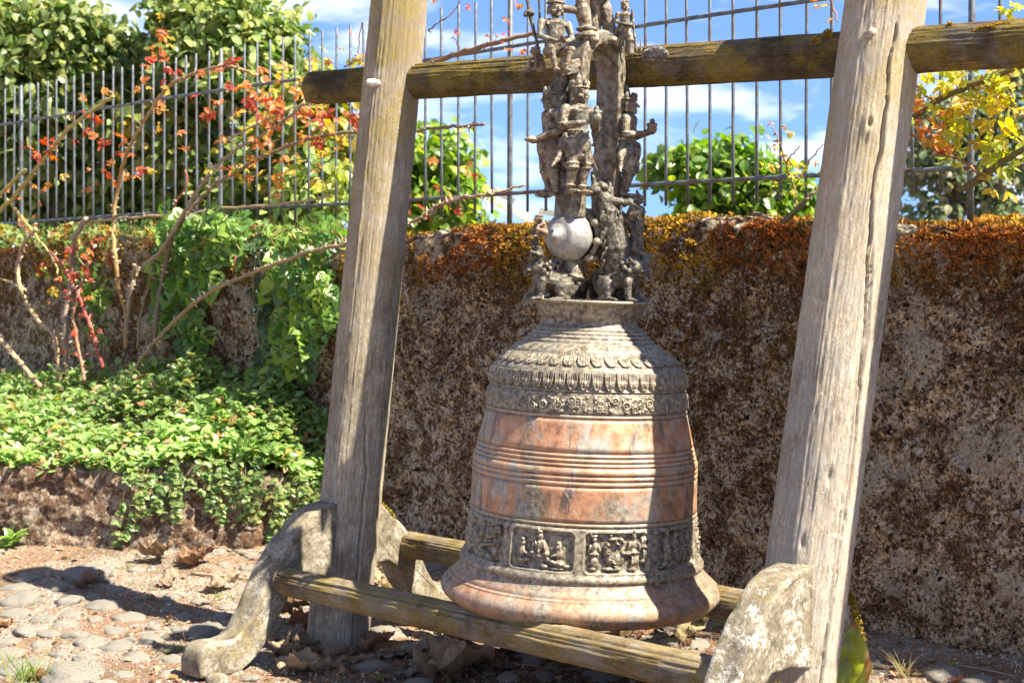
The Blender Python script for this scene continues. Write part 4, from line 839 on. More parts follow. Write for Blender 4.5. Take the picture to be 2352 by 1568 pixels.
N_ = 30000; P_, N, t, Sx, z_ = on_skin(N_, -1.15, 3.2, top0-.16, top0+.34, 81); cu = fbm(np.stack([t*7, Sx*9, t*0], -1), 3, 99); keep = (RS(3).rand(N_) < np.clip(1.15-(top0-Sx)*5, .10, 1))*(cu > -.34) == 1; rg = RS(82)
tufts(P_[keep], N[keep]+np.array([0, 0, .45]), rg.uniform(.009, .024, keep.sum()), mosscol(t[keep], Sx[keep], rg), 'moss', wall, seed=83, kind='stuff', label='orange and golden moss along the wall top')
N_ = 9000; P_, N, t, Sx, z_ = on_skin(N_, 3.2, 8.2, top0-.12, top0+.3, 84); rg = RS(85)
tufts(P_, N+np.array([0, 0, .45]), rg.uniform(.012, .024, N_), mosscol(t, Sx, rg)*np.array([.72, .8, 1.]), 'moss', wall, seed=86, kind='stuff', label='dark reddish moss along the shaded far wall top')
N_ = 60000; P_, N, t, Sx, z_ = on_skin(N_, -1.15, 3.6, .2, top0-.05, 87); rg = RS(88)
cl_ = fbm(np.stack([t*3.6, Sx*3.6, t*0], -1), 4, 89, .6)+.55*(Sx-.95)*1.1; keep = (cl_ > .10)&(RS(4).rand(N_) < .8)
tufts(P_[keep], N[keep]+np.array([0, 0, .5]), rg.uniform(.006, .015, keep.sum()), mosscol(t[keep], Sx[keep], rg)*np.array([1., .95, .9]), 'moss', wall, seed=90, kind='stuff', label='brown and olive moss tufts hanging on the wall face')
N_ = 15000; P_, N, t, Sx, z_ = on_skin(N_, -1.15, 3.6, .1, top0-.02, 191); rg = RS(192); ov = np.array([(1, 0, 0), (-1, 0, 0), (0, 1, 0), (0, -1, 0), (0, 0, .8), (0, 0, -.8)], float); of = np.array([(0, 2, 4), (2, 1, 4), (1, 3, 4), (3, 0, 4), (2, 0, 5), (1, 2, 5), (3, 1, 5), (0, 3, 5)])
gs = rg.gamma(2.2, .0016, N_)+.0014; scatter(ov, of, P_, frames(unit(rg, N_), unit(rg, N_)), np.stack([gs, gs*rg.uniform(.6, 1, N_), gs*rg.uniform(.6, 1, N_)], -1), 'wall_grit', m_moss, wall, np.array([(.50, .43, .33), (.40, .34, .25), (.05, .032, .02), (.15, .08, .035), (.03, .02, .012)])[rg.randint(5, size=N_)]*rg.uniform(.8, 1.15, (N_, 1)), kind='stuff', label='grains and crumbs of stone standing proud of the wall face')
# ================================================================== FENCE
q = M('fence_iron'); n1 = q.noise(30, 5, .7); c = q.ramp(n1, [(.35, (.07, .085, .09)), (.55, (.15, .17, .18)), (.75, (.25, .27, .27))]); c = q.mixc(q.ramp(q.noise(14, 5, .7, q.map((1, 1, .4))), [(.54, 0), (.62, .8)]), c, (.14, .07, .04))
q.col(c); q.b.inputs['Metallic'].default_value = .35; q.rough(.5); q.bump(n1, .001, .5); m_iron = q.m
fence = empty('metal_fence', (float(W0[0]), float(W0[1]), 0), 'grey rusting iron fence of upright bars on two rails above the garden wall', 'fence')
SP = .0805*E; T_OFF = -.16
def fpt(t, z): return Vector((W0[0]+u.x*t-v.x*T_OFF, W0[1]+u.y*t-v.y*T_OFF, z))
FS = 1.0+(-T_OFF)/((W0.x*v.x+W0.y*v.y))   # the fence stands a little farther than the wall face
def fz(zE): return (1-(1-zE)*FS)*E
t2 = 4.657*E-2*SP; o0 = Vector(fence.location)
def bar_me(h, r_, nm):
    V, T = tube([(0, 0, 0), (0, 0, h*.3), (0, 0, h*.6), (0, 0, h-.004), (0, 0, h)], [r_, r_, r_, r_, r_*.7], 8); return mesh(nm, V, T, m_iron)
zb, zt = fz(1.235), fz(1.96); bm_ = bar_me(zt-zb, .0062, 'bar'); pm_ = bar_me(zt-WH+.06, .0115, 'fence_post')
rg = RS(9)
for i in range(-20, 84):
    t = (4.657*E-i*SP)*FS+W0.dot(u)*(FS-1)
    thick = (i-2) % 20 == 0; me = pm_ if thick else bm_
    o = obj('fence_post' if thick else 'bar', me, fence); p = fpt(t, (WH-.06) if thick else zb)-o0; o.location = p; o.rotation_euler = (rg.uniform(-.006, .006), rg.uniform(-.008, .008), rg.uniform(0, 3))
for zE in (1.298, 1.786):
    pts = [fpt(t, fz(zE)+.004*math.sin(t*1.9))-o0+v*(-.012) for t in np.linspace(-2.6, 7.9, 60)]
    V, T = tube(pts, .0085, 8); obj('rail', mesh('rail', V, T, m_iron), fence)
# ================================================================== PLANTER AND GROUND COVER
def strip_leaf(prof_, fold=.25, droop=.25, tw=0.):
    "leaf along +Y, unit long: list of (y, half width)"
    V = []; Fc = []
    for (y, wd) in prof_:
        z = -droop*y*y; V += [(-wd, y, z+fold*wd), (0, y, z), (wd, y, z+fold*wd)]
    for i in range(len(prof_)-1):
        a = i*3; Fc += [(a, a+1, a+4), (a, a+4, a+3), (a+1, a+2, a+5), (a+1, a+5, a+4)]
    return np.array(V, float), np.array(Fc)
L_OVAL = strip_leaf([(0, .02), (.3, .2), (.65, .2), (1, .02)], .3, .25)
L_ROUND = strip_leaf([(0, .05), (.2, .32), (.55, .38), (.85, .2), (1, .02)], .25, .3)
L_ROSE = strip_leaf([(0, .03), (.25, .27), (.6, .30), (.88, .13), (1, .01)], .35, .35)
def lobed(pts, fold=.2, droop=.3):
    "leaf blade from a half outline (x, y) fanned from the base, mirrored"
    P_ = pts+[(-x, y) for x, y in pts[::-1][1:]]; c = [(0, .12), (0, .4), (0, .7)]
    V = [(x, y, fold*abs(x)-droop*y*y-.12*x*x) for x, y in c+P_]; n = len(P_); Fc = []
    for i in range(n-1):
        ym = (P_[i][1]+P_[i+1][1])/2; k = 0 if ym < .3 else (1 if ym < .62 else 2); Fc.append((k, 3+i+1, 3+i) if True else 0)
    Fc += [(0, 1, 3+n//2)] if False else []
    V = np.array(V, float); return V, np.array(Fc)
L_IVY = lobed([(0.02, 0), (.22, -.08), (.46, .10), (.52, .36), (.40, .46), (.34, .52), (.30, .74), (.12, .92), (0, 1.06)][::1])
m_leaf = leafmat('green_leaf', .38, .32, .5); m_leafr = leafmat('autumn_leaf', .45, .45, .4); 
def drymat():
    q = M('dry_leaf'); n = q.noise(38, 5, .75); n2 = q.noise(11, 4, .6); c = q.attr(); c = q.mixc(q.ramp(n, [(.38, .65), (.52, 0)]), c, (.10, .055, .03)); c = q.mixc(q.ramp(n2, [(.5, 0), (.62, .5)]), c, (.52, .38, .24)); q.col(c).rough(.7).spec(.25)
    b = q.bump(n, .01, .8); q.bump(q.noise(120, 3, .7), .003, .7, b); t = q.n('ShaderNodeBsdfTranslucent'); q.l(q.attr(), t.inputs[0]); m = q.n('ShaderNodeMixShader'); m.inputs[0].default_value = .15; q.l(q.b.outputs[0], m.inputs[1]); q.l(t.outputs[0], m.inputs[2]); q.l(m.outputs[0], q.out.inputs[0]); return q.m
m_dry = drymat()
GREENS = np.array([(.11, .20, .04), (.19, .31, .08), (.29, .42, .13), (.40, .50, .18)])
def pick(rg, n, cols, var=.25): cols = np.asarray(cols, float); return cols[rg.randint(len(cols), size=n)]*rg.uniform(1-var, 1+var, (n, 1))
q = M('low_wall_stone'); n1 = q.noise(24, 8, .78); n3 = q.noise(80, 5, .75); n2 = q.noise(3, 5, .6)
c = q.ramp(n3, [(.34, (.14, .09, .055)), (.46, (.34, .25, .17)), (.6, (.55, .44, .33)), (.75, (.70, .60, .48))]); c = q.mixc(q.ramp(q.math('ADD', n1, q.math('MULTIPLY', n2, .35)), [(.62, 0), (.70, .9)]), c, q.ramp(n3, [(.4, (.07, .035, .02)), (.7, (.26, .14, .08))]))
c = q.mixc(q.ramp(q.noise(8, 6, .7, q.map((1, 1, 1), (5, 2, 1))), [(.57, 0), (.62, .8)]), c, (.46, .40, .33)); q.col(c).spec(.1); b_ = q.bump(n1, .02, 1); q.bump(n3, .008, 1, b_); m_low = q.m
bedY = 5.15*E; BH = .352*E
def front_y(x): return bedY+.10*np.clip((x+1.1)/1.1, 0, 1)*E*0+.06*np.sin(np.asarray(x)*1.3)+.10*E*sstep(-1.5, -.45, np.asarray(x, float))
xs = np.linspace(-5.5, -.55, 420); prf = [(0, z) for z in np.linspace(-.1, BH-.05, 56)]+[(.05-.05*math.cos(a), BH-.05+.05*math.sin(a)) for a in np.linspace(.15, 1.57, 6)]+[(t, BH) for t in np.linspace(.08, .24, 8)]
prf = np.array(prf); XX, JJ = np.meshgrid(xs, np.arange(len(prf))); X_ = XX.ravel(); J_ = JJ.ravel(); nd = fbm(np.stack([X_*1.6, prf[J_, 1]*1.6, X_*0], -1), 2, 91)*.04+fbm(np.stack([X_*9, prf[J_, 1]*9, X_*0], -1), 4, 92, .62)*.02
hv = BH-.02*fbm(np.stack([X_*2, X_*0, X_*0], -1), 2, 93)-.06*sstep(-1.6, -.6, X_); slope = .04*(1-prf[J_, 1]/BH)
PV = np.stack([X_, front_y(X_)+prf[J_, 0]-nd-slope, prf[J_, 1]*hv/BH+nd*.4*(prf[J_, 1] > BH*.9)], -1)
planter = empty('planter_wall', (-1.6, bedY, 0), 'low rough retaining wall of the planting bed, half hidden by trailing periwinkle', 'low wall')
obj('stone_face', mesh('stone_face', PV-np.array([-1.6, bedY, 0]), grid_faces(len(xs), len(prf)), m_low), planter)
def wall_y(x): return W0[1]-(np.asarray(x)-W0[0])*(v.x/v.y)
def bedz(X, Y):
    a = np.clip((Y-front_y(X)-.1)/np.maximum(wall_y(X)-front_y(X)-.1, .05), 0, 1); top = np.interp(X, [-3.2, -2.2, -1.6, -1.1, -.6], [.50*E, .55*E, .66*E, .62*E, .47*E])
    return BH-.02-.06*sstep(-1.6, -.6, X)+(top-BH)*a**.8
bx = np.linspace(-5.5, -.5, 160); by = np.linspace(0, 1, 50); BX, BT = np.meshgrid(bx, by); BXr = BX.ravel(); BYr = (front_y(BX)+.15+(wall_y(BX)+.05-front_y(BX)-.15)*BT).ravel(); BZ = bedz(BXr, BYr)+.02*fbm(np.stack([BXr*8, BYr*8, BXr*0], -1), 3, 95)
obj('planting_bed', mesh('planting_bed', np.stack([BXr, BYr, BZ-.03], -1), grid_faces(160, 50), m_soil), kind='structure')
# periwinkle mat
rg = RS(101); n = 16500; X = rg.uniform(-3.4, -.62, n); f = rg.rand(n)**1.15; fy = front_y(X); Y = fy-.03+(wall_y(X)-fy)*f*.98; Z = bedz(X, Y)+rg.uniform(.0, .11, n)*(.5+.5*np.clip(f*3, 0, 1))+.085*fbm(np.stack([X*4.5, Y*4.5, X*0], -1), 3, 96)
ok = wall_y(X)-Y > .0; X, Y, Z = X[ok], Y[ok], Z[ok]; n = len(X)
D = unit(rg, n); D[:, 2] = D[:, 2]*.45+.1; Nn = unit(rg, n)*.55+np.array([.25, -.25, 1.]); cc = mix(pick(rg, n, GREENS[:3]), pick(rg, n, GREENS[2:]), rg.rand(n)*.8)
cc = cc*(1+.28*fbm(np.stack([X*3, Y*3, X*0], -1), 3, 97)[:, None])*(1+.3*sstep(.5, .0, (Y-front_y(X))[:])[:, None]); dry = rg.rand(n) < .10; cc[dry] = pick(rg, dry.sum(), [(.42, .2, .10), (.5, .33, .2), (.38, .3, .06)])
scatter(*L_OVAL, np.stack([X, Y, Z], -1), frames(D, Nn), np.stack([rg.uniform(.032, .058, n)]*3, -1)*np.array([1.35, 1, 1]), 'periwinkle_ground_cover', m_leaf, None, cc, label='dense mat of small glossy green periwinkle leaves filling the planting bed', cat='ground cover', kind='stuff')
# broad ivy leaves among the mat and trailing stems over the low wall
q = M('green_stem'); q.col(q.mixc(q.noise(20), (.30, .26, .10), (.42, .27, .13))).rough(.6); m_stem = q.m
trail = empty('trailing_periwinkle', (-1.5, bedY-.05, BH), 'periwinkle runners with paired pale leaves trailing down the low wall', 'trailing plant')
o0 = Vector(trail.location)
def trailer(pts, seed, size=.026, lev=None):
    rg = RS(seed); pts = smooth_path(pts, 5); V, T = tube(pts, .0016, 4, cap=False); P_ = []; D_ = []
    for i in range(2, len(pts)):
        if rg.rand() < .5:
            d = (pts[i]-pts[i-1]).normalized(); sd = d.cross(Vector((0, -1, 0))).normalized()
            for s in (-1, 1): P_.append(pts[i]); D_.append(sd*s+d*.5+Vector((0, -.4, .1)))
    P_ = np.array([tuple(p) for p in P_]); D_ = np.array([tuple(p) for p in D_])+RS(seed).normal(size=(len(P_), 3))*.25; n = len(P_)
    tv, tf = L_ROUND; V2 = np.einsum('nij,nkj->nki', frames(D_, np.tile([.2, -.8, .7], (n, 1))+rg.normal(size=(n, 3))*.3), tv[None]*rg.uniform(.7, 1.25, (n, 1, 1))*size)+P_[:, None]
    F2 = (tf[None]+(np.arange(n)*len(tv))[:, None, None]).reshape(-1, 3); V2 = V2.reshape(-1, 3); VV, FF = join([(V, T), (V2, F2)])
    c1 = np.tile([.36, .28, .12], (len(V), 1)); c2 = np.repeat(pick(rg, n, [(.13, .24, .06), (.2, .3, .08), (.27, .36, .12), (.30, .33, .1)]), len(tv), 0)
    return mesh('runner', VV-np.array(o0), FF, m_leaf, False, np.concatenate([c1, c2]))
rg = RS(111)
for i in range(46):
    xv = rg.choice([rg.uniform(290, 420), rg.uniform(420, 745), rg.uniform(500, 745)]); yv = rg.uniform(1035, 1065)+(xv > 600)*30; p = at(xv, yv, bedY-.02); fy = float(front_y(p.x)); p.y = fy+.04; L_ = rg.uniform(.12, .36)*(1.15 if xv > 600 or xv < 420 else .8); pts = [p+Vector((0, .06, .02))]
    dx = rg.uniform(-.5, .45)
    for k in range(5): a = (k+1)/5; pts.append(p+Vector((dx*L_*a+rg.uniform(-.012, .012), -.055-.05*math.sin(a*2)-rg.uniform(0, .02), -L_*a+.01)))
    if pts[-1].z < .02: continue
    obj('runner', trailer(pts, 200+i), trail)
# ivy with large lobed leaves hanging over the wall
def ivy_vine(name, label, zones, n, seed, size, cols, cat='ivy', off=(.03, .12)):
    rg = RS(seed); c0 = on_wall(*zones[0][:2], .05); root = empty(name, c0, label, cat); protos = []
    for k in range(6):
        tv, tf = L_IVY; r_ = RS(seed+k); V = tv.copy(); V[:, 2] += r_.uniform(-.12, .12)*V[:, 0]+r_.uniform(-.3, .1)*V[:, 1]**2; V[:, 0] *= r_.uniform(.85, 1.1)
        stem = tube([(0, .1, 0), (0, -.25, .05), (.05, -.5, .0)], .012, 3, cap=False); VV, FF = join([(V, tf), stem]); tint = np.concatenate([np.tile(cols[k % len(cols)], (len(V), 1)), np.tile([.35, .3, .12], (len(stem[0]), 1))])
        protos.append(mesh('leaf', VV, FF, m_leaf, False, tint))
    wts = np.array([z[4] for z in zones], float); wts /= wts.sum(); strands = []
    for i in range(n):
        z = zones[rg.choice(len(zones), p=wts)]; x = z[0]+rg.uniform(-1, 1)*z[2]; y = z[1]+rg.uniform(-1, 1)*z[3]; topy = z[5] if len(z) > 5 else 0
        p = on_wall(x, y, rg.uniform(*off)+(.0 if not topy else rg.uniform(-.1, .05)))
        d = np.array([[rg.normal()*.5-.1, -.35+rg.normal()*.25, -.9+rg.normal()*.45]]) if not topy else np.array([[rg.normal()*.7, -.6+rg.normal()*.4, -.1+rg.normal()*.5]])
        N = np.array([[.35+rg.normal()*.35, -.9+rg.normal()*.25, .55+rg.normal()*.35]]); o = obj('leaf', protos[rg.randint(6)], root); m = Matrix([list(r_) for r_ in frames(d, N)[0]]).to_4x4(); o.rotation_euler = m.to_euler(); o.location = p-Vector(c0); s = size*rg.uniform(.6, 1.25); o.scale = (s, s, s); strands.append(p)
    for i in range(max(4, n//14)):
        z = zones[rg.choice(len(zones), p=wts)]; x = z[0]+rg.uniform(-1, 1)*z[2]*.8; a = on_wall(x, z[1]-z[3], .04); b = on_wall(x+rg.uniform(-30, 30), z[1]+z[3], .05); mid = (a+b)/2+Vector((rg.uniform(-.05, .05), -.03, 0)); V, T = tube(smooth_path([a, mid, b], 5), .0028, 5); obj('stem', mesh('stem', V-np.array(c0), T, m_stem), root)
    return root
IVC = [(.07, .16, .03), (.12, .25, .04), (.19, .34, .06), (.27, .42, .07), (.09, .2, .045), (.32, .42, .07)]
ivy_vine('climbing_ivy', 'broad-leaved creeper mounding over the wall top left of the left post, behind rose canes', [(470, 520, 95, 26, 2.4, 1), (440, 610, 70, 50, 2.6), (410, 690, 50, 60, 1.5), (520, 560, 40, 40, .8), (450, 760, 30, 40, .7)], 230, 301, .098, IVC)
ivy_vine('climbing_ivy', 'broad-leaved creeper hanging down the wall right beside the left post', [(690, 545, 90, 24, 1.8, 1), (680, 620, 60, 40, 1.6), (730, 680, 42, 60, 2.), (690, 740, 50, 40, 1.2), (660, 810, 40, 40, .7), (620, 860, 50, 20, .3)], 210, 302, .098, IVC)
ivy_vine('small_ivy', 'thin strand of small dark ivy leaves hanging between the two leafy creepers', [(600, 640, 18, 60, 2), (605, 740, 16, 70, 2), (600, 820, 14, 30, 1), (590, 560, 30, 20, 1)], 110, 303, .045, [(.05, .11, .05), (.07, .15, .07), (.1, .18, .08)], off=(.02, .06))
ivy_vine('small_ivy', 'small leafy sprigs on the wall behind the reddish rose canes at the left', [(215, 640, 24, 40, 2), (230, 720, 20, 50, 1.2), (180, 590, 20, 30, 1)], 46, 304, .07, IVC, off=(.02, .06))
rg = RS(305); n = 900; zx = rg.uniform(0, 800, n); P_ = np.array([tuple(on_wall(x, rg.uniform(515, 566), rg.uniform(-.3, .05))) for x in zx]); cc = pick(rg, n, list(GREENS)+[(.45, .14, .05), (.5, .35, .08)]); D = unit(rg, n); D[:, 2] -= .3
scatter(*L_IVY, P_-0, frames(D, unit(rg, n)+np.array([.4, -.8, .6])), rg.uniform(.035, .075, n), 'low_creeper', m_leaf, None, cc, label='low creeper and dry leaves lining the wall top under the fence at the left', cat='creeper', kind='stuff')
# ================================================================== ROSES
q = M('rose_cane'); c = q.attr(); c = q.mixc(q.math('MULTIPLY', q.noise(40, 4, .7), .6), c, (.08, .05, .03)); q.col(c).rough(.6).spec(.3); q.bump(q.noise(90, 3), .0012); m_cane = q.m
def cane_mesh(pts, r0, r1, col, seed, thorns=26, tl=.016, o=Vector((0, 0, 0))):
    rg = RS(seed); P_ = smooth_path(pts, 6); P_ = [p+Vector(rg.normal(size=3))*.0025 for p in P_]; n = len(P_); V, T = tube(P_, list(np.linspace(r0, r1, n)), 8, .06, seed); parts = [(V, T)]; tn = [np.tile(col, (len(V), 1))*RS(seed).uniform(.8, 1.15, (len(V), 1))]
    tot = sum((P_[i+1]-P_[i]).length for i in range(n-1)); cnt = int(tot*thorns)
    for k in range(cnt):
        i = rg.randint(1, n-1); d = (P_[i]-P_[i-1]).normalized(); s = Vector(unit(rg, 1)[0]); s = (s-d*s.dot(d)).normalized(); L_ = tl*rg.uniform(.5, 1.2); rad = r0+(r1-r0)*i/n; b = P_[i-1].lerp(P_[i], rg.rand())+s*rad*.7; tip = b+s*L_-d*L_*.25
        a1 = d*.0058; a2 = s.cross(d)*.003; parts.append((np.array([tuple(b+a1), tuple(b-a1*1.3), tuple(b+a2), tuple(b-a2), tuple(tip)]), np.array([(0, 2, 4), (2, 1, 4), (1, 3, 4), (3, 0, 4)]))); tn.append(np.tile((.60, .47, .34), (5, 1)))
    VV, FF = join(parts); return mesh('cane', VV-np.array(o), FF, m_cane, True, np.concatenate(tn)), P_
def rose_leaf_mesh(col, seed, k=5):
    rg = RS(seed); parts = [tube([(0, 0, 0), (0, .5, .02), (0, 1., 0)], .012, 3, cap=False)]; tn = [np.tile((.35, .16, .06), (len(parts[0][0]), 1))]; tv, tf = L_ROSE
    for j, (y, s, a) in enumerate([(1., 0, 0), (.72, 1, 55), (.70, -1, 55), (.4, 1, 65), (.38, -1, 65)][:k]):
        ang = R(-s*a); M_ = np.array([[math.cos(ang), -math.sin(ang), 0], [math.sin(ang), math.cos(ang), 0], [0, 0, 1]]); Q_ = np.array(Euler((rg.uniform(-.5, .3), rg.uniform(-.5, .5), 0)).to_matrix()); V = (tv*rg.uniform(.5, .7))@Q_.T@M_.T+np.array([0, y, 0]); parts.append((V, tf)); tn.append(np.tile(np.array(col)*rg.uniform(.7, 1.3), (len(V), 1)))
    VV, FF = join(parts); return mesh('leaf', VV, FF, m_leafr, False, np.concatenate(tn))
RED = [(.46, .09, .05), (.55, .17, .06), (.36, .06, .045)]; ORG = [(.58, .26, .08), (.52, .19, .07), (.52, .36, .09)]; YEL = [(.55, .48, .07), (.40, .42, .06), (.52, .38, .06), (.28, .34, .05)]
def rose(label, canes, clusters, off, seed, base=None):
    rg = RS(seed); b0 = base or on_wall(canes[0][0][-1][0], canes[0][0][-1][1], off); root = empty('rose_bush', b0, label, 'rose bush'); b0 = Vector(b0)
    for i, (pts, r0, r1, col, th, o_) in enumerate(canes):
        W_ = [on_wall(x, y, o_+(.03*math.sin(k*1.3+i))) for k, (x, y) in enumerate(pts)]; me, P_ = cane_mesh(W_, r0*1.12, r1*1.12, col, seed+i, th*1.3, .027, b0); obj('cane', me, root)
    lib = {}
    for (x, y, sx, sy, n, pal, o_, sz) in clusters:
        key = id(pal)
        if key not in lib: lib[key] = [rose_leaf_mesh(c_, seed+k*7+j, [5, 3, 5, 3][j % 4]) for k, c_ in enumerate(pal) for j in range(3)]
        for k in range(int(n*.62) if off != .2 else n):
            p = on_wall(x+rg.normal()*sx, y+rg.normal()*sy, o_+rg.normal()*.06); d = np.array([[rg.normal(), rg.normal()*.6-.2, rg.normal()*.6-.15]]); N = np.array([[.3+rg.normal()*.5, -.6+rg.normal()*.4, .7+rg.normal()*.4]])
            o = obj('leaf', lib[key][rg.randint(len(lib[key]))], root); o.rotation_euler = Matrix([list(r_) for r_ in frames(d, N)[0]]).to_euler(); o.location = p-b0; s = sz*.78*rg.uniform(.6, 1.2); o.scale = (s, s, s)
    return root
TAN = (.54, .38, .20); GRY = (.38, .28, .19); YG = (.50, .40, .13); PNK = (.42, .09, .07); BRN = (.20, .10, .055)
rose('old spiny rose with pale tan canes and red leaves at the far left',
     [([(263, 220), (213, 253), (150, 305), (113, 350), (82, 392), (50, 430), (20, 465), (-20, 500)], .0085, .011, YG, 8, .30), ([(60, 390), (45, 402), (0, 447), (-30, 470)], .008, .01, YG, 8, .36), ([(15, 455), (50, 500), (85, 545), (120, 590), (135, 640)], .007, .004, YG, 14, .30),
      ([(82, 525), (60, 552), (45, 582), (40, 617), (47, 662), (60, 692), (87, 735), (120, 763), (127, 784), (135, 860), (140, 905)], .009, .011, TAN, 55, .34), ([(0, 640), (42, 655), (60, 668)], .005, .005, TAN, 25, .34), ([(-10, 770), (35, 820), (95, 890)], .011, .012, TAN, 30, .5)],
     [(130, 340, 40, 26, 16, RED, .3, .072), (190, 275, 30, 22, 14, RED, .25, .07), (90, 400, 60, 26, 12, ORG, .3, .06), (60, 500, 30, 20, 9, RED, .3, .05), (20, 440, 30, 30, 8, ORG, .3, .05)], .4, 401)
rose('rose with a tall arching cane crossing the fence and scarlet young leaves low down',
     [([(590, 172), (525, 152), (475, 160), (438, 172), (390, 198), (350, 245), (318, 300), (292, 350), (278, 400), (263, 477), (260, 542), (265, 605), (273, 660), (288, 722), (288, 800)], .0065, .0105, (.45, .27, .10), 26, .22),
      ([(198, 500), (173, 542), (165, 592), (165, 640), (155, 700), (150, 760), (155, 880)], .013, .014, (.36, .27, .2), 50, .30), ([(115, 577), (150, 625), (175, 670), (198, 725), (220, 784), (235, 845)], .006, .009, PNK, 30, .36), ([(205, 600), (190, 650), (170, 720), (180, 800), (195, 880)], .006, .008, (.4, .2, .12), 30, .33), ([(425, 392), (428, 425), (395, 480)], .004, .003, PNK, 10, .2), ([(205, 510), (290, 500), (400, 495), (520, 478), (640, 470), (760, 450)], .007, .005, TAN, 12, -.02)],
     [(375, 75, 16, 24, 12, ORG, .2, .075), (385, 140, 26, 22, 14, RED, .2, .07), (500, 140, 24, 16, 7, RED, .2, .07), (320, 190, 40, 20, 10, ORG, .2, .06), (265, 350, 34, 30, 16, RED, .2, .07), (235, 420, 50, 26, 12, ORG, .2, .065), (370, 300, 30, 40, 10, ORG, .2, .065), (150, 590, 26, 26, 20, RED, .34, .055), (200, 610, 30, 24, 16, RED, .3, .055), (180, 690, 26, 34, 18, RED, .36, .05), (110, 640, 16, 14, 8, YEL, .36, .055), (160, 790, 24, 40, 14, RED, .4, .045), (235, 440, 10, 40, 6, RED, .2, .06)], .3, 402)
rose('tangled rose with thorny brown canes and orange leaves, against the fence beside left post',
     [([(1112, 283), (1040, 291), (975, 297), (900, 300), (825, 303), (740, 312), (635, 345), (545, 392), (500, 420), (463, 455), (433, 487), (410, 522), (390, 567), (378, 617), (370, 667), (358, 742), (352, 810)], .0055, .0115, (.25, .17, .11), 34, .16),
      ([(700, 235), (620, 300), (540, 345), (500, 380), (460, 430), (425, 485), (400, 530), (370, 578), (340, 602), (315, 628), (300, 670), (295, 720), (290, 790)], .006, .012, GRY, 40, .2), ([(309, 606), (308, 640), (300, 675)], .010, .012, GRY, 55, .22), ([(350, 612), (340, 660), (325, 720), (315, 800)], .006, .007, (.33, .25, .1), 20, .18),
      ([(1080, 452), (1000, 475), (945, 512), (798, 559), (718, 577), (618, 612), (518, 652), (443, 700), (367, 772), (320, 835), (278, 900)], .0055, .0105, (.36, .24, .13), 46, .30), ([(1205, 424), (1150, 440), (1110, 448), (1050, 455), (990, 480)], .004, .006, TAN, 12, .26), ([(514, 330), (560, 300), (640, 262), (700, 240), (830, 200)], .005, .003, GRY, 20, .16), ([(540, 620), (538, 600), (545, 590)], .003, .003, PNK, 5, .3)],
     [(560, 235, 44, 26, 26, RED, .16, .08), (640, 215, 40, 24, 24, ORG, .16, .08), (700, 250, 40, 34, 22, ORG, .16, .078), (600, 300, 60, 40, 20, ORG, .16, .075), (690, 330, 50, 40, 24, ORG, .16, .072), (760, 380, 40, 44, 26, YEL, .1, .075), (740, 300, 40, 30, 14, RED, .14, .07), (640, 400, 60, 34, 16, ORG, .1, .07), (790, 250, 28, 24, 10, RED, .16, .07), (545, 400, 36, 34, 8, YEL, .16, .06), (1005, 365, 30, 16, 6, RED, .1, .065), (1045, 400, 40, 30, 8, ORG, .1, .06), (975, 455, 40, 12, 14, RED, .1, .05), (1085, 380, 20, 14, 4, RED, .12, .05)], .25, 403)
rose('loose rose cane with small red leaves crossing the sky between left post and bell',
     [([(1230, 74), (1165, 92), (1105, 108), (1050, 125), (985, 148), (900, 190)], .007, .012, (.30, .17, .08), 8, .1), ([(985, 70), (1010, 50), (1040, 30), (1060, -10)], .003, .002, BRN, 8, .1), ([(790, 155), (818, 132), (826, 100), (830, 50)], .004, .0018, BRN, 8, .1), ([(1130, 105), (1140, 82), (1128, 78)], .002, .001, BRN, 8, .1), ([(1060, 122), (1050, 100), (1042, 84)], .002, .001, BRN, 8, .1)],
     [(1180, 95, 20, 12, 8, RED, .1, .045), (1200, 55, 22, 20, 6, ORG, .1, .045), (1050, 12, 30, 10, 6, RED, .1, .045), (1030, 80, 26, 12, 4, RED, .1, .035), (800, 150, 16, 8, 5, ORG, .1, .055), (815, 100, 18, 22, 6, ORG, .1, .04), (1150, 75, 30, 20, 5, RED, .1, .03)], .1, 404, base=on_wall(905, 200, .1))
rose('young rose shoots with yellow-green leaves behind the right post, in front of the fence',
     [([(1880, 430), (1852, 458), (1826, 486), (1800, 510)], .006, .010, (.16, .15, .06), 4, .14), ([(1775, 290), (1795, 343), (1807, 381), (1828, 450), (1822, 490)], .0015, .004, (.45, .2, .1), 10, .14), ([(1840, 335), (1815, 360), (1806, 376)], .0015, .003, (.45, .2, .1), 8, .14), ([(1890, 330), (1860, 370), (1830, 420)], .0015, .003, (.4, .22, .1), 8, .14), ([(1925, 50), (1915, 20), (1905, -20)], .002, .004, (.4, .2, .1), 4, .12)],
     [(1800, 300, 26, 18, 9, ORG, .14, .034), (1830, 350, 36, 20, 12, YEL, .14, .036), (1780, 390, 24, 12, 9, YEL, .14, .042), (1830, 410, 26, 26, 16, YEL, .14, .038), (1860, 390, 24, 20, 10, YEL, .14, .038), (1810, 450, 20, 16, 8, YEL, .14, .036), (1905, 8, 14, 8, 5, ORG, .12, .04), (1922, 35, 8, 12, 4, ORG, .12, .035)], .14, 405, base=on_wall(1815, 505, .14))
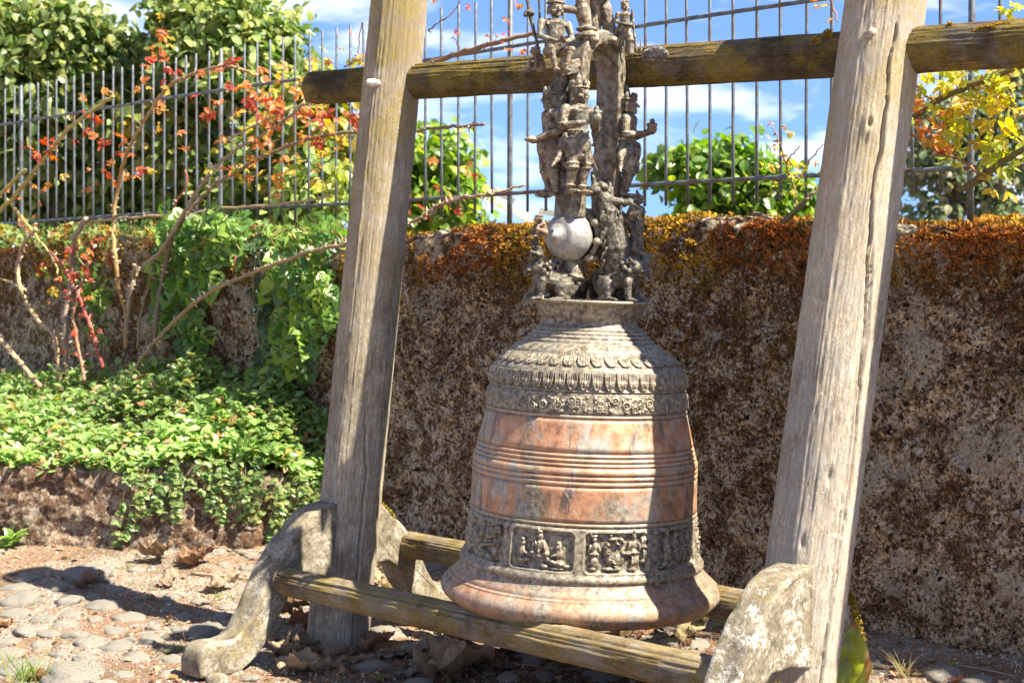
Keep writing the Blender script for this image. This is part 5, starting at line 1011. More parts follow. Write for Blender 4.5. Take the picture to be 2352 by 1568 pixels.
rose('rose with golden yellow leaves and arching green canes at the right edge, before the fence',
     [([(2380, 140), (2273, 179), (2185, 217), (2109, 261), (2060, 300)], .0075, .0085, (.16, .13, .05), 14, .2), ([(2380, 325), (2288, 381), (2247, 410), (2200, 440)], .008, .009, (.15, .14, .05), 12, .2), ([(2070, 290), (2094, 310), (2150, 346), (2200, 366), (2250, 395)], .003, .004, (.42, .2, .1), 24, .2), ([(2105, 195), (2125, 215), (2158, 235)], .003, .003, (.42, .2, .1), 24, .2), ([(2090, 282), (2160, 262), (2226, 243)], .003, .003, (.4, .2, .1), 20, .2), ([(2310, 200), (2335, 250), (2380, 290)], .003, .003, (.4, .28, .1), 16, .2), ([(2150, 300), (2180, 280), (2190, 250)], .002, .002, (.4, .28, .1), 10, .2)],
     [(2130, 180, 30, 16, 14, YEL, .2, 0.058), (2190, 215, 34, 22, 19, YEL, .2, 0.061), (2250, 190, 36, 20, 17, YEL, .2, 0.064), (2320, 200, 34, 34, 23, YEL, .2, 0.070), (2120, 240, 26, 26, 12, ORG, .2, 0.058), (2200, 280, 36, 26, 19, YEL, .2, 0.061), (2270, 260, 36, 30, 21, YEL, .2, 0.067), (2330, 300, 26, 36, 14, YEL, .2, 0.067), (2140, 330, 34, 16, 10, ORG, .2, 0.055), (2210, 340, 36, 18, 12, YEL, .2, 0.058), (2280, 330, 26, 14, 9, YEL, .2, 0.058), (2285, 410, 12, 12, 5, YEL, .2, 0.065), (2330, 10, 20, 14, 6, YEL, .2, 0.065), (2100, 210, 14, 24, 6, ORG, .2, 0.052)], .2, 406, base=on_wall(2230, 430, .2))
# ================================================================== TREES BEYOND THE FENCE
q = M('bark'); q.col(q.ramp(q.noise(8, 5, .7, q.map((3, 3, .5))), [(.35, (.05, .04, .03)), (.65, (.16, .13, .10))])); q.bump(q.noise(20, 4, .7), .02); m_bark = q.m
def tree(name, label, cat, trunk_pts, lumps, n, leaf, size, cols, seed, tpl=L_ROUND, mat=m_leaf, group=None, hollow=.5):
    "lumps = (x, y, depth, rx, ry, rz) in photograph units at that depth"
    rg = RS(seed); base = at(*trunk_pts[-1]); base.z = gh(np.array([base.x]), np.array([base.y]))[0]-.05; root = empty(name, base, label, cat, group); b0 = np.array(base)
    P3 = [at(*p) for p in trunk_pts[:-1]]+[base]; P3.reverse(); V, T = tube(smooth_path(P3, 4), list(np.linspace(.11, .03, (len(P3)-1)*4+1)), 9, .1, seed); parts = [(V, T)]
    LC = [(np.array(at(x, y, Y)), np.array([rx*Y/F, rz*Y/F, ry*Y/F])) for (x, y, Y, rx, ry, rz) in lumps]
    for (c_, r_) in LC:
        a = P3[rg.randint(1, len(P3))]; e_ = Vector(c_); m_ = (a+e_)/2+Vector(rg.normal(size=3))*.1; parts.append(tube(smooth_path([a, m_, e_], 3), list(np.linspace(.035, .012, 7)), 6, .1))
        for k in range(4): d = Vector(unit(rg, 1)[0]*r_*.8); parts.append(tube([e_, e_+d*.5+Vector(rg.normal(size=3))*.03, e_+d], [.012, .008, .004], 5))
    V, T = join(parts); obj('trunk', mesh('trunk', V-b0, T, m_bark), root)
    wt = np.array([np.prod(r_)**(2/3.) for _, r_ in LC]); wt /= wt.sum(); P_ = []; D_ = []
    cnt = rg.multinomial(n, wt)
    for (c_, r_), k in zip(LC, cnt):
        # leaves grow in clumps at twig ends
        m_ = max(3, k//16); cc = unit(rg, m_); rad = (hollow+(1-hollow)*rg.rand(m_)**.6)*1.04; cc = cc*rad[:, None]; i = rg.randint(m_, size=k); p = cc[i]*r_+rg.normal(size=(k, 3))*size*.9; P_.append(c_+p); D_.append(cc[i]*.5+unit(rg, k)*.9+np.array([0, 0, -.35]))
    P_ = np.concatenate(P_); D_ = np.concatenate(D_); k = len(P_); Nn = unit(rg, k)*.8+np.array([.45, -.35, .8])
    tint = pick(rg, k, cols, .3); cl_ = fbm(P_*2.2, 2, seed)[:, None]; tint = tint*(1+.25*cl_)
    scatter(*tpl, P_-b0, frames(D_, Nn), rg.uniform(.65, 1.3, k)*size, 'crown', mat, root, tint, kind='stuff'); return root
G1 = [(.09, .16, .035), (.15, .22, .06), (.22, .29, .09), (.30, .35, .12), (.40, .42, .14)]
tree('leafy_tree', 'broad-leaved green tree filling the upper left corner behind the fence', 'tree', [(150, 150, 10.6), (140, 400, 10.6), (130, 700, 10.6)],
     [(60, 60, 10.4, 110, 90, 130), (-60, 160, 10.6, 120, 130, 150), (190, 90, 10.3, 90, 70, 120), (260, 150, 10.4, 80, 65, 120), (60, 190, 10.2, 130, 100, 130), (200, 240, 10.3, 120, 90, 120), (60, 330, 10.4, 130, 90, 130), (300, 230, 10.6, 60, 60, 100), (20, -40, 10.6, 130, 70, 120)], 14000, 0, .075, G1, 501)
tree('leafy_tree', 'second broad-leaved green tree with ragged right edge against the blue sky', 'tree', [(500, 130, 10.2), (490, 350, 10.2), (480, 700, 10.2)],
     [(440, 30, 10.2, 90, 60, 110), (540, 60, 10., 85, 60, 110), (480, 120, 10., 90, 80, 110), (590, 120, 10.1, 70, 60, 100), (640, 75, 10.1, 60, 30, 60), (540, 200, 10., 90, 70, 110), (620, 200, 10.1, 60, 50, 80), (430, 210, 10.2, 70, 70, 100), (660, 165, 10.1, 30, 40, 50)], 9000, 0, .072, G1, 502)
tree('hedge', 'dense dark green hedge between the garden wall fence and the tall trees', 'hedge', [(330, 360, 11.4), (330, 500, 11.4), (330, 760, 11.4)],
     [(40, 460, 10.8, 150, 90, 120), (200, 420, 10.8, 150, 100, 120), (360, 400, 10.6, 140, 100, 120), (500, 400, 10.2, 130, 100, 110), (630, 420, 9.6, 110, 90, 100), (730, 440, 9., 80, 80, 80), (100, 560, 10.8, 200, 60, 120), (400, 540, 10.4, 200, 60, 120), (620, 530, 9.6, 150, 50, 100), (-120, 420, 11, 150, 130, 120)], 13000, 0, .074, [(.09, .16, .035), (.18, .27, .06), (.28, .36, .09), (.42, .46, .12)], 503)
tree('shrub', 'yellowing shrub behind the fence just left of the left post', 'shrub', [(740, 330, 9.4), (740, 450, 9.4), (740, 740, 9.4)],
     [(760, 220, 9.4, 60, 50, 70), (700, 300, 9.4, 70, 70, 80), (780, 320, 9.4, 60, 80, 80), (400, 300, 10., 110, 60, 60), (750, 420, 9.4, 90, 60, 80), (640, 330, 9.6, 60, 50, 60)], 2300, 0, .085, [(.22, .26, .05), (.35, .34, .05), (.42, .30, .05), (.12, .17, .04)], 504)
tree('round_tree', 'bright yellow-green bushy tree between the left post and the bell', 'tree', [(1000, 430, 10.5), (995, 560, 10.5), (990, 760, 10.5)],
     [(985, 380, 10.5, 70, 70, 80), (1035, 390, 10.4, 50, 60, 70), (1000, 450, 10.4, 80, 60, 90), (1040, 490, 10.5, 48, 50, 60), (960, 500, 10.4, 70, 60, 80), (905, 440, 10.5, 60, 90, 70)], 2600, 0, .085, [(.16, .27, .04), (.22, .33, .05), (.32, .38, .05), (.12, .2, .03)], 505)
tree('round_tree', 'bright green leafy tree behind the fence between bell and right post', 'tree', [(1690, 430, 11.5), (1690, 560, 11.5), (1690, 760, 11.5)],
     [(1560, 385, 11.5, 52, 26, 60), (1630, 395, 11.4, 55, 40, 70), (1690, 400, 11.3, 60, 42, 70), (1760, 430, 11.4, 60, 40, 70), (1650, 455, 11.4, 60, 40, 80), (1740, 490, 11.4, 80, 36, 80), (1830, 480, 11.4, 60, 40, 70), (1620, 500, 11.4, 46, 26, 60), (1690, 362, 11.4, 34, 16, 40)], 3600, 0, .10, [(.13, .24, .03), (.19, .32, .04), (.28, .38, .05), (.09, .17, .03)], 506)
tree('distant_tree', 'blurred grey-green tree far behind the fence at the right edge', 'tree', [(2200, 330, 17), (2200, 500, 17), (2200, 760, 17)],
     [(2130, 290, 17, 60, 50, 70), (2200, 250, 17, 70, 60, 80), (2290, 260, 17, 80, 80, 90), (2150, 400, 17, 80, 60, 90), (2260, 400, 17, 90, 80, 90), (2360, 330, 17, 80, 120, 90), (2120, 350, 17, 50, 50, 60), (2350, 200, 17, 60, 40, 60), (2180, 500, 17, 110, 60, 90), (2320, 500, 17, 90, 60, 90)], 4200, 0, .10, [(.10, .15, .07), (.15, .21, .10), (.22, .27, .14), (.28, .27, .15)], 507, hollow=.35)
# pale timber rails of a structure far beyond the wall
q = M('pale_timber'); q.col((.62, .57, .5)); m_pale = q.m; q = M('grey_timber'); q.col((.24, .23, .21)); m_gt = q.m
fr = empty('roof_frame', at(1180, 520, 13), 'pale sloping roof rail of a shelter seen through the fence left of the bell', 'roof frame'); b0 = Vector(fr.location)
def plank(name, a, b, r_, mat, par):
    c = Clay(); d = (b-a); m = d.to_track_quat('Z', 'Y').to_matrix().to_4x4(); m.translation = (a+b)/2-b0; bx_ = Clay().box((0, 0, 0), (r_, r_*.6, d.length/2)); c.put(bx_, m); o = c.build(name, mat, par, smooth=False); s = o.modifiers.new('edge', 'BEVEL'); s.width = .006; return o
plank('sloping_rail', at(1080, 430, 13), at(1290, 545, 13), .05, m_pale, fr); plank('upper_rail', at(1088, 416, 13.2), at(1182, 462, 13.2), .042, m_gt, fr); plank('upper_rail', at(1240, 484, 13.2), at(1300, 496, 13.2), .04, m_gt, fr); plank('support', at(1290, 540, 13), Vector(at(1290, 900, 13)), .05, m_gt, fr); plank('support', at(1082, 425, 13.05), Vector(at(1082, 900, 13.05)), .05, m_gt, fr)
# ================================================================== COBBLES
q = M('cobble'); n1 = q.noise(34, 6, .75); n3 = q.noise(130, 4, .8); oi = q.n('ShaderNodeObjectInfo'); c = q.ramp(n1, [(.36, (.16, .135, .105)), (.48, (.42, .38, .31)), (.6, (.64, .59, .50))]); c = q.mixc(q.ramp(n3, [(.52, 0), (.64, .6)]), c, (.12, .10, .085))
c = q.mixc(q.math('MULTIPLY', oi.outputs['Random'], .45), c, q.ramp(oi.outputs['Random'], [(0, (.26, .19, .14)), (.5, (.30, .27, .23)), (1, (.46, .40, .32))])); q.col(c).rough(.8); b_ = q.bump(n1, .5, .9); q.bump(n3, .3, .9, b_); m_cob = q.m
stonelib = []
for k in range(9):
    V, T = sphere_pts(20, 12); d = 1+.20*fbm(V*1.5+k*9, 3, 700+k, .6)+.05*fbm(V*6+k, 3, 710+k, .6); V = V*d[:, None]; V[:, 2] = np.where(V[:, 2] > 0, V[:, 2]*.75, V[:, 2]); stonelib.append(mesh('cobblestone', V, T, m_cob))
cob = [(190, 810, 180, 62), (640, 815, 130, 48), (985, 865, 165, 48), (165, 700, 170, 30), (820, 565, 230, 56), (290, 600, 140, 42), (180, 930, 150, 28), (400, 980, 130, 26), (650, 945, 95, 40), (280, 1090, 140, 56), (615, 1040, 110, 45), (460, 1120, 100, 30), (880, 990, 70, 30), (70, 1195, 110, 42), (690, 1125, 125, 42), (400, 1215, 110, 28), (830, 1205, 140, 48), (1060, 1090, 90, 32), (1180, 980, 140, 58), (1700, 965, 100, 32), (1420, 1060, 80, 26), (1160, 1180, 80, 25), (1380, 1170, 110, 38), (1080, 1238, 160, 45), (1660, 1090, 80, 38), (1900, 1080, 190, 76), (90, 1305, 150, 58), (560, 1295, 90, 38), (790, 1340, 120, 32), (1230, 1350, 130, 48), (1580, 1360, 100, 28), (270, 1440, 250, 66), (700, 1490, 290, 95), (1140, 1495, 90, 28), (1550, 1490, 100, 34), (950, 1562, 110, 20), (2040, 960, 80, 32), (1245, 525, 90, 32), (1000, 600, 60, 20), (870, 775, 80, 20), (1080, 705, 80, 22), (540, 700, 80, 30), (1560, 790, 80, 24), (1840, 815, 70, 20), (2080, 870, 90, 30), (1290, 400, 50, 14), (2050, 475, 60, 18), (2260, 505, 60, 26), (1950, 365, 120, 22), (2120, 1090, 80, 40), (2160, 1470, 70, 26), (2300, 1530, 90, 24), (1000, 860, 10, 8), (1540, 890, 60, 16)]
placed = []
def cobble(xv, yv, hw, hh, seed, par=ground, sink=.22, name='cobblestone', high=1.15):
    rg = RS(seed); p = ong(xv, yv); a = hw*p.y/F; b = max(a*.5, min(a*1.1, hh*p.y/F*p.y/(E)*.85)); h_ = min(a, b)*.5*high; o = obj(name, stonelib[rg.randint(9)], par); o.location = (p.x, p.y, p.z-h_*sink+.002); o.scale = (a, b, h_); o.rotation_euler = (rg.uniform(-.12, .12), rg.uniform(-.12, .12), rg.uniform(-.25, .25)); placed.append((p.x, p.y, max(a, b)))
for i, (x, y, hw, hh) in enumerate(cob): cobble(x/3.996, 1176+y/3.996, hw/3.996*1.1, hh/3.996*1.15, 900+i)
# more, half buried, in the same paving towards the camera and the stand
rg = RS(950); tries = 0; cnt = 0
while cnt < 190 and tries < 16000:
    tries += 1; X = rg.uniform(-1.8, .25); Y = rg.uniform(3.2, 5.3); a = rg.uniform(.018, .055)
    px = CX+X/Y*F; py = HY+E/Y*F
    if py < 1335 or (py < 1440 and px > 600): continue
    if any((X-c_[0])**2+((Y-c_[1])*1.0)**2 < (a*.86+c_[2]*.86+.002)**2 for c_ in placed): continue
    p = Vector((X, Y, float(gh(X, Y)))); o = obj('cobblestone', stonelib[rg.randint(9)], ground); h_ = a*.42; o.location = (X, Y, p.z-h_*.55); o.scale = (a*rg.uniform(.9, 1.2), a*rg.uniform(.6, .95), h_); o.rotation_euler = (0, 0, rg.uniform(0, 3)); placed.append((X, Y, a)); cnt += 1
for i, (x, y, hw, hh) in enumerate([(1440, 1275, 0, 0), (1270, 1535, 26, 12), (1245, 1555, 34, 12), (1190, 1500, 30, 9), (1228, 1520, 32, 10), (1180, 1558, 40, 14), (1380, 1555, 50, 14), (1690, 1500, 0, 0), (2170, 1548, 46, 20), (2240, 1562, 40, 12), (2072, 1526, 22, 12), (2008, 1500, 28, 10), (1010, 1296, 24, 8), (985, 1292, 14, 5), (900, 1455, 50, 12), (1000, 1480, 40, 12), (700, 1500, 20, 9), (860, 1530, 50, 12), (960, 1570, 40, 10), (740, 1240, 20, 6), (1570, 1480, 60, 14)]):
    if hw: cobble(x, y, hw, hh, 980+i, sink=.2, high=1.25)
# ---- grit, twigs and shredded leaves lying all over
q = M('grit'); q.col(q.attr()).rough(.9); m_grit = q.m
octv = np.array([(1, 0, 0), (-1, 0, 0), (0, 1, 0), (0, -1, 0), (0, 0, .7), (0, 0, -.7)], float); octf = np.array([(0, 2, 4), (2, 1, 4), (1, 3, 4), (3, 0, 4), (2, 0, 5), (1, 2, 5), (3, 1, 5), (0, 3, 5)])
rg = RS(60); n = 42000; X = rg.uniform(-2.6, 2.2, n); Y = 3.1+rg.rand(n)**1.25*3.3; ok = (wall_y(X)-Y > .01) & ((Y < front_y(X)+0) | (X > -.6)); X, Y = X[ok], Y[ok]; n = len(X); Z = gh(X, Y)+.001
sz = rg.gamma(2., .0014, n)+.0011; fr_ = frames(unit(rg, n), unit(rg, n)); scatter(octv, octf, np.stack([X, Y, Z], -1), fr_, np.stack([sz, sz*rg.uniform(.5, 1, n), sz*rg.uniform(.4, .9, n)], -1), 'grit', m_grit, None, pick(rg, n, [(.42, .27, .18), (.52, .42, .32), (.30, .16, .09), (.24, .11, .05), (.6, .54, .46), (.12, .08, .05)]), label='loose reddish grit and crumbs of stone over the ground', cat='gravel', kind='stuff')
n = 9000; X = rg.uniform(-2.3, 1.9, n); Y = 3.1+rg.rand(n)*3.; fav = np.exp(-((X-.2)/.9)**2-((Y-4.)/.7)**2); ok = (rg.rand(n) < .22+.78*fav) & (wall_y(X)-Y > .02) & ((Y < front_y(X)-.02) | (X > -.6)); X, Y = X[ok], Y[ok]; n = len(X); D = unit(rg, n); D[:, 2] *= .25
tw = tube([(0, 0, 0), (.04, .5, .02), (0, 1, 0)], .03, 3, cap=False); k = n//2
scatter(*L_ROUND, np.stack([X[:k], Y[:k], gh(X[:k], Y[:k])+rg.uniform(.002, .012, k)], -1), frames(D[:k], unit(rg, k)*.5+np.array([0, 0, 1])), rg.uniform(.012, .036, k), 'leaf_litter', m_dry, None, pick(rg, k, [(.22, .11, .05), (.34, .19, .10), (.42, .28, .16), (.13, .07, .035), (.40, .18, .07)]), label='scraps of broken brown leaves scattered over the ground', cat='leaf litter', kind='stuff')
scatter(*tw, np.stack([X[k:], Y[k:], gh(X[k:], Y[k:])+.003], -1), frames(D[k:], unit(rg, n-k)), np.stack([rg.uniform(.02, .09, n-k)]*3, -1)*np.array([.35, 1, .35]), 'twig_litter', m_dry, None, pick(rg, n-k, [(.28, .18, .11), (.45, .36, .26), (.16, .1, .06)]), label='thin dry twigs and needles scattered over the ground', cat='twigs', kind='stuff')
# low ground moss, rusty, between the cobbles
n = 16000; X = rg.uniform(-2.2, .3, n); Y = rg.uniform(3.15, 5.6, n); mk = fbm(np.stack([X*2.4, Y*2.4, X*0], -1), 3, 61); ok = mk > .12; X, Y = X[ok], Y[ok]; n = len(X); t = rg.rand(n)
tufts(np.stack([X, Y, gh(X, Y)-.001], -1), np.tile([0, 0, 1.], (n, 1)), rg.uniform(.003, .009, n), mix((.30, .085, .02), (.27, .17, .03), t*(fbm(np.stack([X*5, Y*5, X*0], -1), 2, 62) > .1)), 'ground_moss', None, seed=63, label='short rust-coloured moss growing between the cobbles', cat='moss', kind='stuff')
# ================================================================== FALLEN LEAVES
MAPLE = [(0.02, 0), (.16, -.03), (.34, .06), (.36, .18), (.48, .32), (.42, .42), (.42, .58), (.31, .62), (.24, .74), (.13, .90), (0, 1.02)]
def big_leaf(seed, curl, col, simple=False, holes=0, mat=None):
    rg = RS(seed); half = [(0.01, 0), (.14, .06), (.27, .25), (.30, .5), (.22, .75), (.1, .92), (0, 1.04)] if simple else MAPLE
    out = []
    for i in range(len(half)-1):
        a, b = half[i], half[i+1]
        for k in range(3): t = k/3; out.append((a[0]+(b[0]-a[0])*t+rg.uniform(-.012, .012), a[1]+(b[1]-a[1])*t))
    out.append(half[-1]); P_ = out+[(-x*rg.uniform(.9, 1.08), y) for x, y in out[::-1][1:]]; n = len(P_); V = []; Fc = []; rings = 7
    for r_ in range(rings+1):
        f = r_/rings
        for (x, y) in P_: cy = .12+.55*max(0, min(1, y)); V.append((x*f, cy+(y-cy)*f, 0))
    for r_ in range(rings):
        for i in range(n-1): a = r_*n+i; Fc += [(a, a+1, a+n+1), (a, a+n+1, a+n)]
    V = np.array(V); nz_ = fbm(V*4.5+seed*3.1, 3, seed, .55); ax = rg.uniform(-1, 1); b = V[:, 0]*math.cos(ax)+V[:, 1]*math.sin(ax)-.4*math.sin(ax)
    V[:, 2] = curl*(.95*b*b+.9*V[:, 0]**2*rg.uniform(-.3, 1.4))+(.05+curl*.2)*nz_+.03*fbm(V*13+seed, 2, seed+3)+.02*np.abs(np.sin(np.arctan2(V[:, 0], V[:, 1]+.1)*5)); V[:, 0] *= 1-.25*curl; V[:, 1] = V[:, 1]-.3*curl*V[:, 2]
    st = tube([(0, .02, V[:, 2].min()*0+V[0, 2]), (.03, -.22, V[0, 2]+.03), (.1, -.42, V[0, 2]-.0)], .012, 4, cap=False); tn = np.tile(col, (len(V), 1))*(1+.28*nz_[:, None]); veins = (np.abs(((np.arctan2(V[:, 0], V[:, 1]+.06)*180/math.pi+90) % 30)-15) > 13.4)
    tn[veins] *= 1.18; VV, FF = join([(V, np.array(Fc)), st]); return mesh('fallen_leaf', VV, FF, mat or m_dry, True, np.concatenate([tn, np.tile(np.array(col)*.7, (len(st[0]), 1))]))
BR1 = (.36, .20, .11); BR2 = (.28, .15, .08); BR3 = (.44, .29, .17); PAL = (.56, .42, .26); RD = (.40, .16, .08); GYL = (.32, .29, .22); YLW = (.6, .42, .1); GRN = (.16, .24, .08)
big = [  # x, y, length px, yaw, tilt, curl, colour, label, lift
 (1045, 1545, 185, 70, 12, .55, BR3, 'largest crumpled tan leaf lying below the front stretcher, left of centre', .012, 1), (1125, 1508, 110, 250, 25, .6, BR2, 'dark brown curled leaf propped behind the largest tan leaf', .02, 1),
 (905, 1508, 105, 80, 10, .2, GYL, 'flat greyish leaf at the foot of the left post, pointing right', .006, 0), (700, 1545, 130, 85, 8, .6, PAL, 'pale curled straw-coloured leaf right of the toe of the front bracket', .01, 1),
 (690, 1462, 85, 200, 30, .9, RD, 'reddish-brown crumpled leaf tucked behind the front bracket', .02, 1), (672, 1425, 75, 100, 20, .95, BR2, 'rolled brown leaf between the front bracket and the left post', .03, 1),
 (865, 1490, 85, 60, 18, .7, BR1, 'curled brown leaf right of the left post base', .012, 1), (1065, 1475, 95, 80, 14, .7, RD, 'twisted red-brown leaf below the left end of the bell lip', .012, 1),
 (820, 1530, 55, 160, 10, .5, BR1, 'small brown leaf fragment before the left post', .008, 1), (940, 1550, 60, 20, 15, .6, GYL, 'small grey curled leaf left of the largest tan leaf', .008, 1),
 (1590, 1470, 110, 10, 60, .75, (.52, .46, .24), 'pale yellow dry leaf standing up beside the front stretcher near the right bracket', .04, 1), (1545, 1480, 85, -60, 40, .8, (.48, .40, .2), 'straw-coloured folded leaf leaning on its neighbour by the right bracket', .03, 1),
 (1520, 1555, 120, 60, 20, .6, YLW, 'amber leaf poking out under the right end of the front stretcher', .01, 1), (1320, 1528, 90, 110, 15, .5, GRN, 'green curled leaf caught under the front stretcher', .012, 0),
 (400, 1500, 50, 80, 10, .35, GRN, 'small fresh green leaf on the cobbles beside the bracket toe', .006, 0), (375, 1292, 110, 120, 25, .85, BR3, 'tan curled leaf on the bare soil in front of the low wall', .02, 1), (455, 1300, 100, 60, 15, .8, BR2, 'long brown rolled leaf right of the tan one on the soil', .02, 1),
 (390, 1345, 60, 20, 30, .4, (.5, .34, .24), 'pinkish tan leaf standing at the edge of the beam shadow', .015, 1), (510, 1355, 90, 90, 12, .5, (.48, .33, .22), 'wide tan leaf left of the front bracket', .012, 1), (205, 1346, 70, 70, 12, .6, (.3, .16, .1), 'dark curled leaf inside the shadow stripe on the cobbles', .012, 1),
 (8, 1440, 50, 30, 10, .5, (.5, .24, .1), 'orange-brown leaf at the left picture edge on the cobbles', .008, 1), (85, 1562, 45, 80, 14, .7, RD, 'small red-brown leaf in the bottom left grass', .008, 1), (470, 1388, 42, 80, 6, .2, (.4, .3, .26), 'small grey leaf lying in the shadow stripe near the bracket', .005, 0), (880, 1340, 90, 40, 20, .8, PAL, 'pale curled leaf behind the left post under the rear bracket', .02, 1), (905, 1372, 100, 100, 15, .7, (.55, .40, .16), 'yellowish curled leaf on the soil behind the stretcher', .02, 1), (860, 1310, 60, 200, 20, .8, PAL, 'small pale leaf between left post and rear bracket leg', .02, 1)]
for i, (x, y, ln, yaw, tilt, curl, col, lab, lift, mp_) in enumerate(big):
    p = ong(x, y); s = ln*p.y/F; o = obj('fallen_leaf', big_leaf(1200+i, curl, col, not mp_), None, label=lab, cat='fallen leaf', group='fallen leaves round the stand'); o.scale = (s*1.05, s, s)
    m = Matrix.Rotation(R(-yaw), 4, 'Z') @ Matrix.Rotation(R(tilt), 4, 'X'); o.rotation_euler = m.to_euler(); c_ = m @ Vector((0, s*.45, 0)); o.location = Vector((p.x, p.y, p.z+lift))-Vector((c_.x, c_.y, 0))
lib = [big_leaf(1300+i, [.5, .8, .35, .65][i % 4], [BR1, BR2, BR3, RD, (.2, .11, .06), PAL][i % 6], i % 3 == 0) for i in range(9)]; rg = RS(1310)
for i in range(96):
    if i < 82: p = ong(rg.uniform(640, 1700), rg.uniform(1445, 1566))
    else: p = ong(rg.uniform(1980, 2330), rg.uniform(1510, 1566))
    o = obj('fallen_leaf', lib[rg.randint(9)], None, label='small dry brown leaf scrap in the litter', cat='fallen leaf', group='small leaf scraps in the litter'); s = rg.uniform(.04, .11)*(1 if i < 82 else .5); o.scale = (s, s, s); o.rotation_euler = (rg.uniform(-.4, .4), rg.uniform(-.4, .4), rg.uniform(0, 6.28)); o.location = p+Vector((0, 0, .006))
# the big upright yellow-green leaf behind the right post
c1 = big_leaf(1400, .22, (.30, .36, .06), True, mat=m_leaf); a = c1.color_attributes['tint']; co = np.empty(len(c1.vertices)*3, np.float32); c1.vertices.foreach_get('co', co); co = co.reshape(-1, 3); tn = np.empty(len(co)*4, np.float32); a.data.foreach_get('color', tn); tn = tn.reshape(-1, 4)
ed = sstep(.16, .27, np.abs(co[:, 0])+.04*vnoise(co*9, 5))+sstep(.88, 1., co[:, 1]); ed = np.clip(ed, 0, 1)*(co[:, 0] > -.1); tn[:, :3] = tn[:, :3]*(1-ed[:, None])+np.array([.42, .17, .07])*ed[:, None]; a.data.foreach_set('color', tn.ravel())
o = obj('fallen_leaf', c1, None, label='big upright yellow-green leaf with a brown edge leaning behind the right post', cat='fallen leaf', group='fallen leaves round the stand'); Yq = 3.02*E; p = at(1950, 1600, Yq); o.location = p; s = 165*Yq/F; o.scale = (s*.95, s, s); o.rotation_euler = (R(84), R(4), R(-14))
# twigs
q = M('dry_twig'); q.col(q.mixc(q.noise(30), (.22, .14, .09), (.4, .3, .2))); m_tw = q.m
for i, (pts, r_, lab) in enumerate([([(935, 1520), (1030, 1516), (1130, 1518)], .002, 'thin twig across the litter behind the largest tan leaf'), ([(985, 1462), (1010, 1490), (1030, 1500)], .003, 'short dark twig slanting beside the twisted leaf'), ([(1120, 1522), (1200, 1534), (1290, 1540), (1360, 1537)], .0022, 'long dark twig between stones under the stretcher'), ([(450, 1262), (500, 1262), (530, 1266)], .006, 'pale dry stick lying on the soil before the low wall'), ([(440, 1318), (520, 1330), (575, 1332)], .006, 'pale straight stick reaching towards the left bracket'), ([(2190, 1530), (2260, 1545), (2330, 1556)], .003, 'grey twig lying by the stones at the foot of the wall'), ([(700, 1240), (760, 1248), (800, 1262)], .004, 'stick on the soil behind the left post')]):
    P_ = [ong(x, y, .006+.006*(k % 2)) for k, (x, y) in enumerate(pts)]; V, T = tube(smooth_path(P_, 4), r_, 6, .15, i); obj('twig', mesh('twig', V-np.array(P_[0]), T, m_tw), None, label=lab, cat='twig').location = P_[0]
# dry curled weed stems before the bracket and the post
for i, (pts, lab) in enumerate([([(428, 1484), (425, 1470), (415, 1435), (402, 1418), (388, 1417), (380, 1428)], 'dry curled weed stalk nodding over the cobbles by the bracket toe'), ([(752, 1478), (758, 1440), (762, 1410), (768, 1402)], 'dead weed stalk standing against the left post'), ([(800, 1476), (812, 1440), (822, 1425), (828, 1440)], 'dead weed stalk bent over at the right of the left post base')]):
    b = ong(*pts[0]); P_ = [b]+[at(x, y, b.y) for x, y in pts[1:]]; V, T = tube(smooth_path(P_, 4), .0016, 5, .1, i); parts = [(V, T)]; tn = [np.tile((.45, .24, .13), (len(V), 1))]; rg = RS(i)
    for k in range(16): p = P_[-1].lerp(P_[-2], rg.rand()*2) if i else P_[-1].lerp(P_[-2], rg.rand()*1.5); tv, tf = L_OVAL; V2 = (tv*.012)@frames(unit(rg, 1), unit(rg, 1))[0].T+np.array(p); parts.append((V2, tf)); tn.append(np.tile((.4, .2, .12), (len(V2), 1)))
    VV, FF = join(parts); obj('dry_weed', mesh('dry_weed', VV-np.array(b), FF, m_dry, False, np.concatenate(tn)), None, label=lab, cat='weed').location = b
# grass tufts and seedlings
def grass(x, y, n, h, lab, seed, cols=((.22, .34, .06), (.32, .4, .1)), spread=.05):
    rg = RS(seed); b = ong(x, y); parts = []; tn = []
    for k in range(n):
        o_ = np.array([rg.normal()*spread, rg.normal()*spread*.6, 0]); d = np.array([rg.normal()*.45, rg.normal()*.3, 1.]); L_ = h*rg.uniform(.4, 1.1); w_ = .0022; V = []
        for j in range(4): t = j/3; c_ = o_+d*L_*t+np.array([d[0], d[1], -.3])*L_*t*t*.6; ww = w_*(1-t*.95); V += [c_+np.array([-ww, 0, 0]), c_+np.array([ww, .0, 0])]
        parts.append((np.array(V), np.array([(0, 1, 3), (0, 3, 2), (2, 3, 5), (2, 5, 4), (4, 5, 7), (4, 7, 6)]))); tn.append(np.tile(np.array(cols[0])+(np.array(cols[1])-np.array(cols[0]))*rg.rand(), (8, 1)))
    VV, FF = join(parts); return obj('grass_tuft', mesh('grass_tuft', VV, FF, m_leaf, False, np.concatenate(tn)), None, label=lab, cat='grass', **({})), b
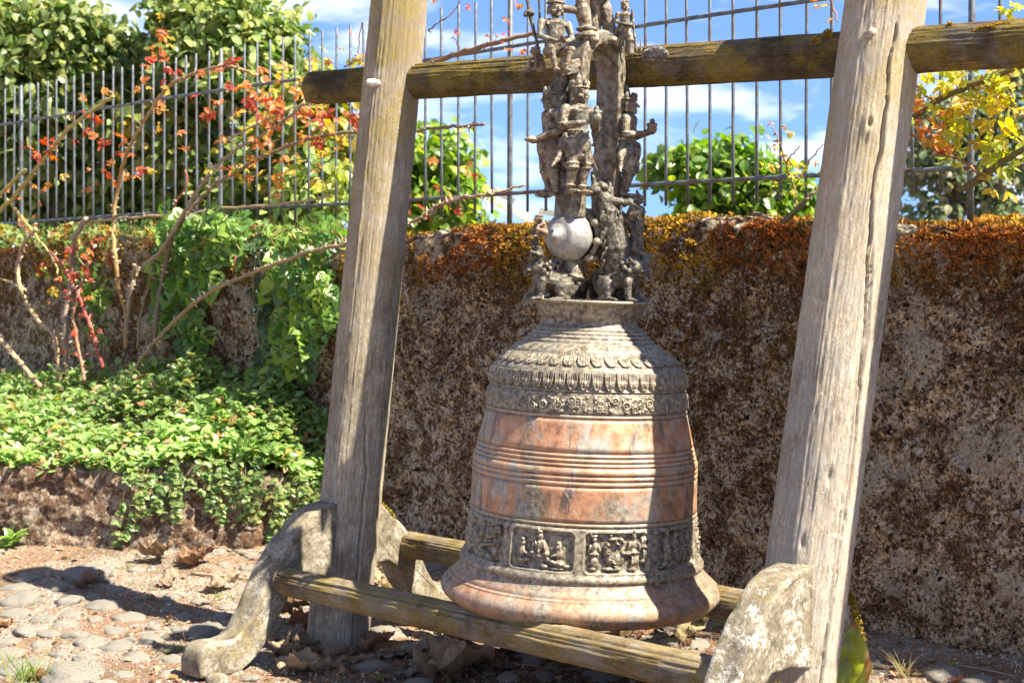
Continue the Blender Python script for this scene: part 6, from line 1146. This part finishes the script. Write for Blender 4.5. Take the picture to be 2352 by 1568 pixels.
for a_ in [(62, 1562, 46, .11, 'tallest fresh green grass tuft on the cobbles, bottom left corner', 1, ((.22, .34, .06), (.32, .4, .1)), .028), (105, 1555, 18, .07, 'small grass tuft just right of the tallest one, bottom left corner', 2, ((.25, .32, .06), (.34, .36, .1)), .02), (18, 1540, 22, .08, 'grass tuft at the left picture edge above the bottom corner', 3, ((.25, .34, .08), (.36, .38, .12)), .02), (2078, 1548, 26, .085, 'dry straw-coloured grass sprig by the wall foot right of the right post', 4, ((.45, .38, .16), (.5, .42, .2)), .012), (870, 1560, 8, .03, 'tiny green sprig in the litter right of the left post', 5, ((.2, .34, .05), (.3, .4, .08)), .006), (505, 1372, 30, .03, 'low green weed on the soil left of the front bracket', 6, ((.26, .36, .08), (.36, .44, .12)), .045), (290, 1306, 16, .045, 'pale thin weed on the soil before the low wall', 7, ((.3, .34, .12), (.4, .4, .18)), .02)]:
    o, b = grass(*a_); o.location = b
for i, (x, y, lab, n, s) in enumerate([(30, 1258, 'leafy green weed at the foot of the low wall, left edge', 16, .075), (1655, 1440, 'tiny clover-like seedling beside the right bracket', 5, .02), (1702, 1425, 'second tiny seedling nearer the right bracket', 5, .02), (2180, 1532, 'small green weed among stones at the wall foot, right side', 6, .03)]):
    rg = RS(1500+i); b = ong(x, y); D = unit(rg, n); D[:, 2] = np.abs(D[:, 2])*.6+.1; pp = np.zeros((n, 3)); pp[:, 2] = rg.uniform(.2, 1, n)*s*(.7 if i == 0 or i == 3 else 1.6); st = tube([(0, 0, 0), (0, 0, s*1.5)], .0012, 4); tv, tf = L_OVAL if i in (0, 3) else L_ROUND
    V2 = (np.einsum('nij,nkj->nki', frames(D, unit(rg, n)*.3+np.array([0, -.3, 1])), tv[None]*s)+pp[:, None]).reshape(-1, 3); F2 = (tf[None]+(np.arange(n)*len(tv))[:, None, None]).reshape(-1, 3); VV, FF = join([st, (V2, F2)]); o = obj('seedling', mesh('seedling', VV, FF, m_leaf, False, np.tile((.25, .38, .08), (len(VV), 1))), None, label=lab, cat='weed'); o.location = b
# short rounded stone stub before the bracket's toe
V = []; pr = [(0, -.06), (.034, -.06), (.033, .02), (.031, .042), (.024, .052), (.012, .056), (0.0005, .057)]
for (r_, z) in pr:
    for k in range(24): a = k*math.pi/12; V.append((r_*math.cos(a)*1.05, r_*math.sin(a), z))
V = np.array(V); V += .0025*fbm(V*50, 2, 8)[:, None]*np.array([1, 1, .5]); p = ong(497, 1600); p = at(497, 1585, 3.46*E); p.z = .005
obj('stone_stub', mesh('stone_stub', V, grid_faces(24, len(pr), True), m_brk), None, label='short rounded stub of stone at the toe of the front bracket', cat='stub').location = p
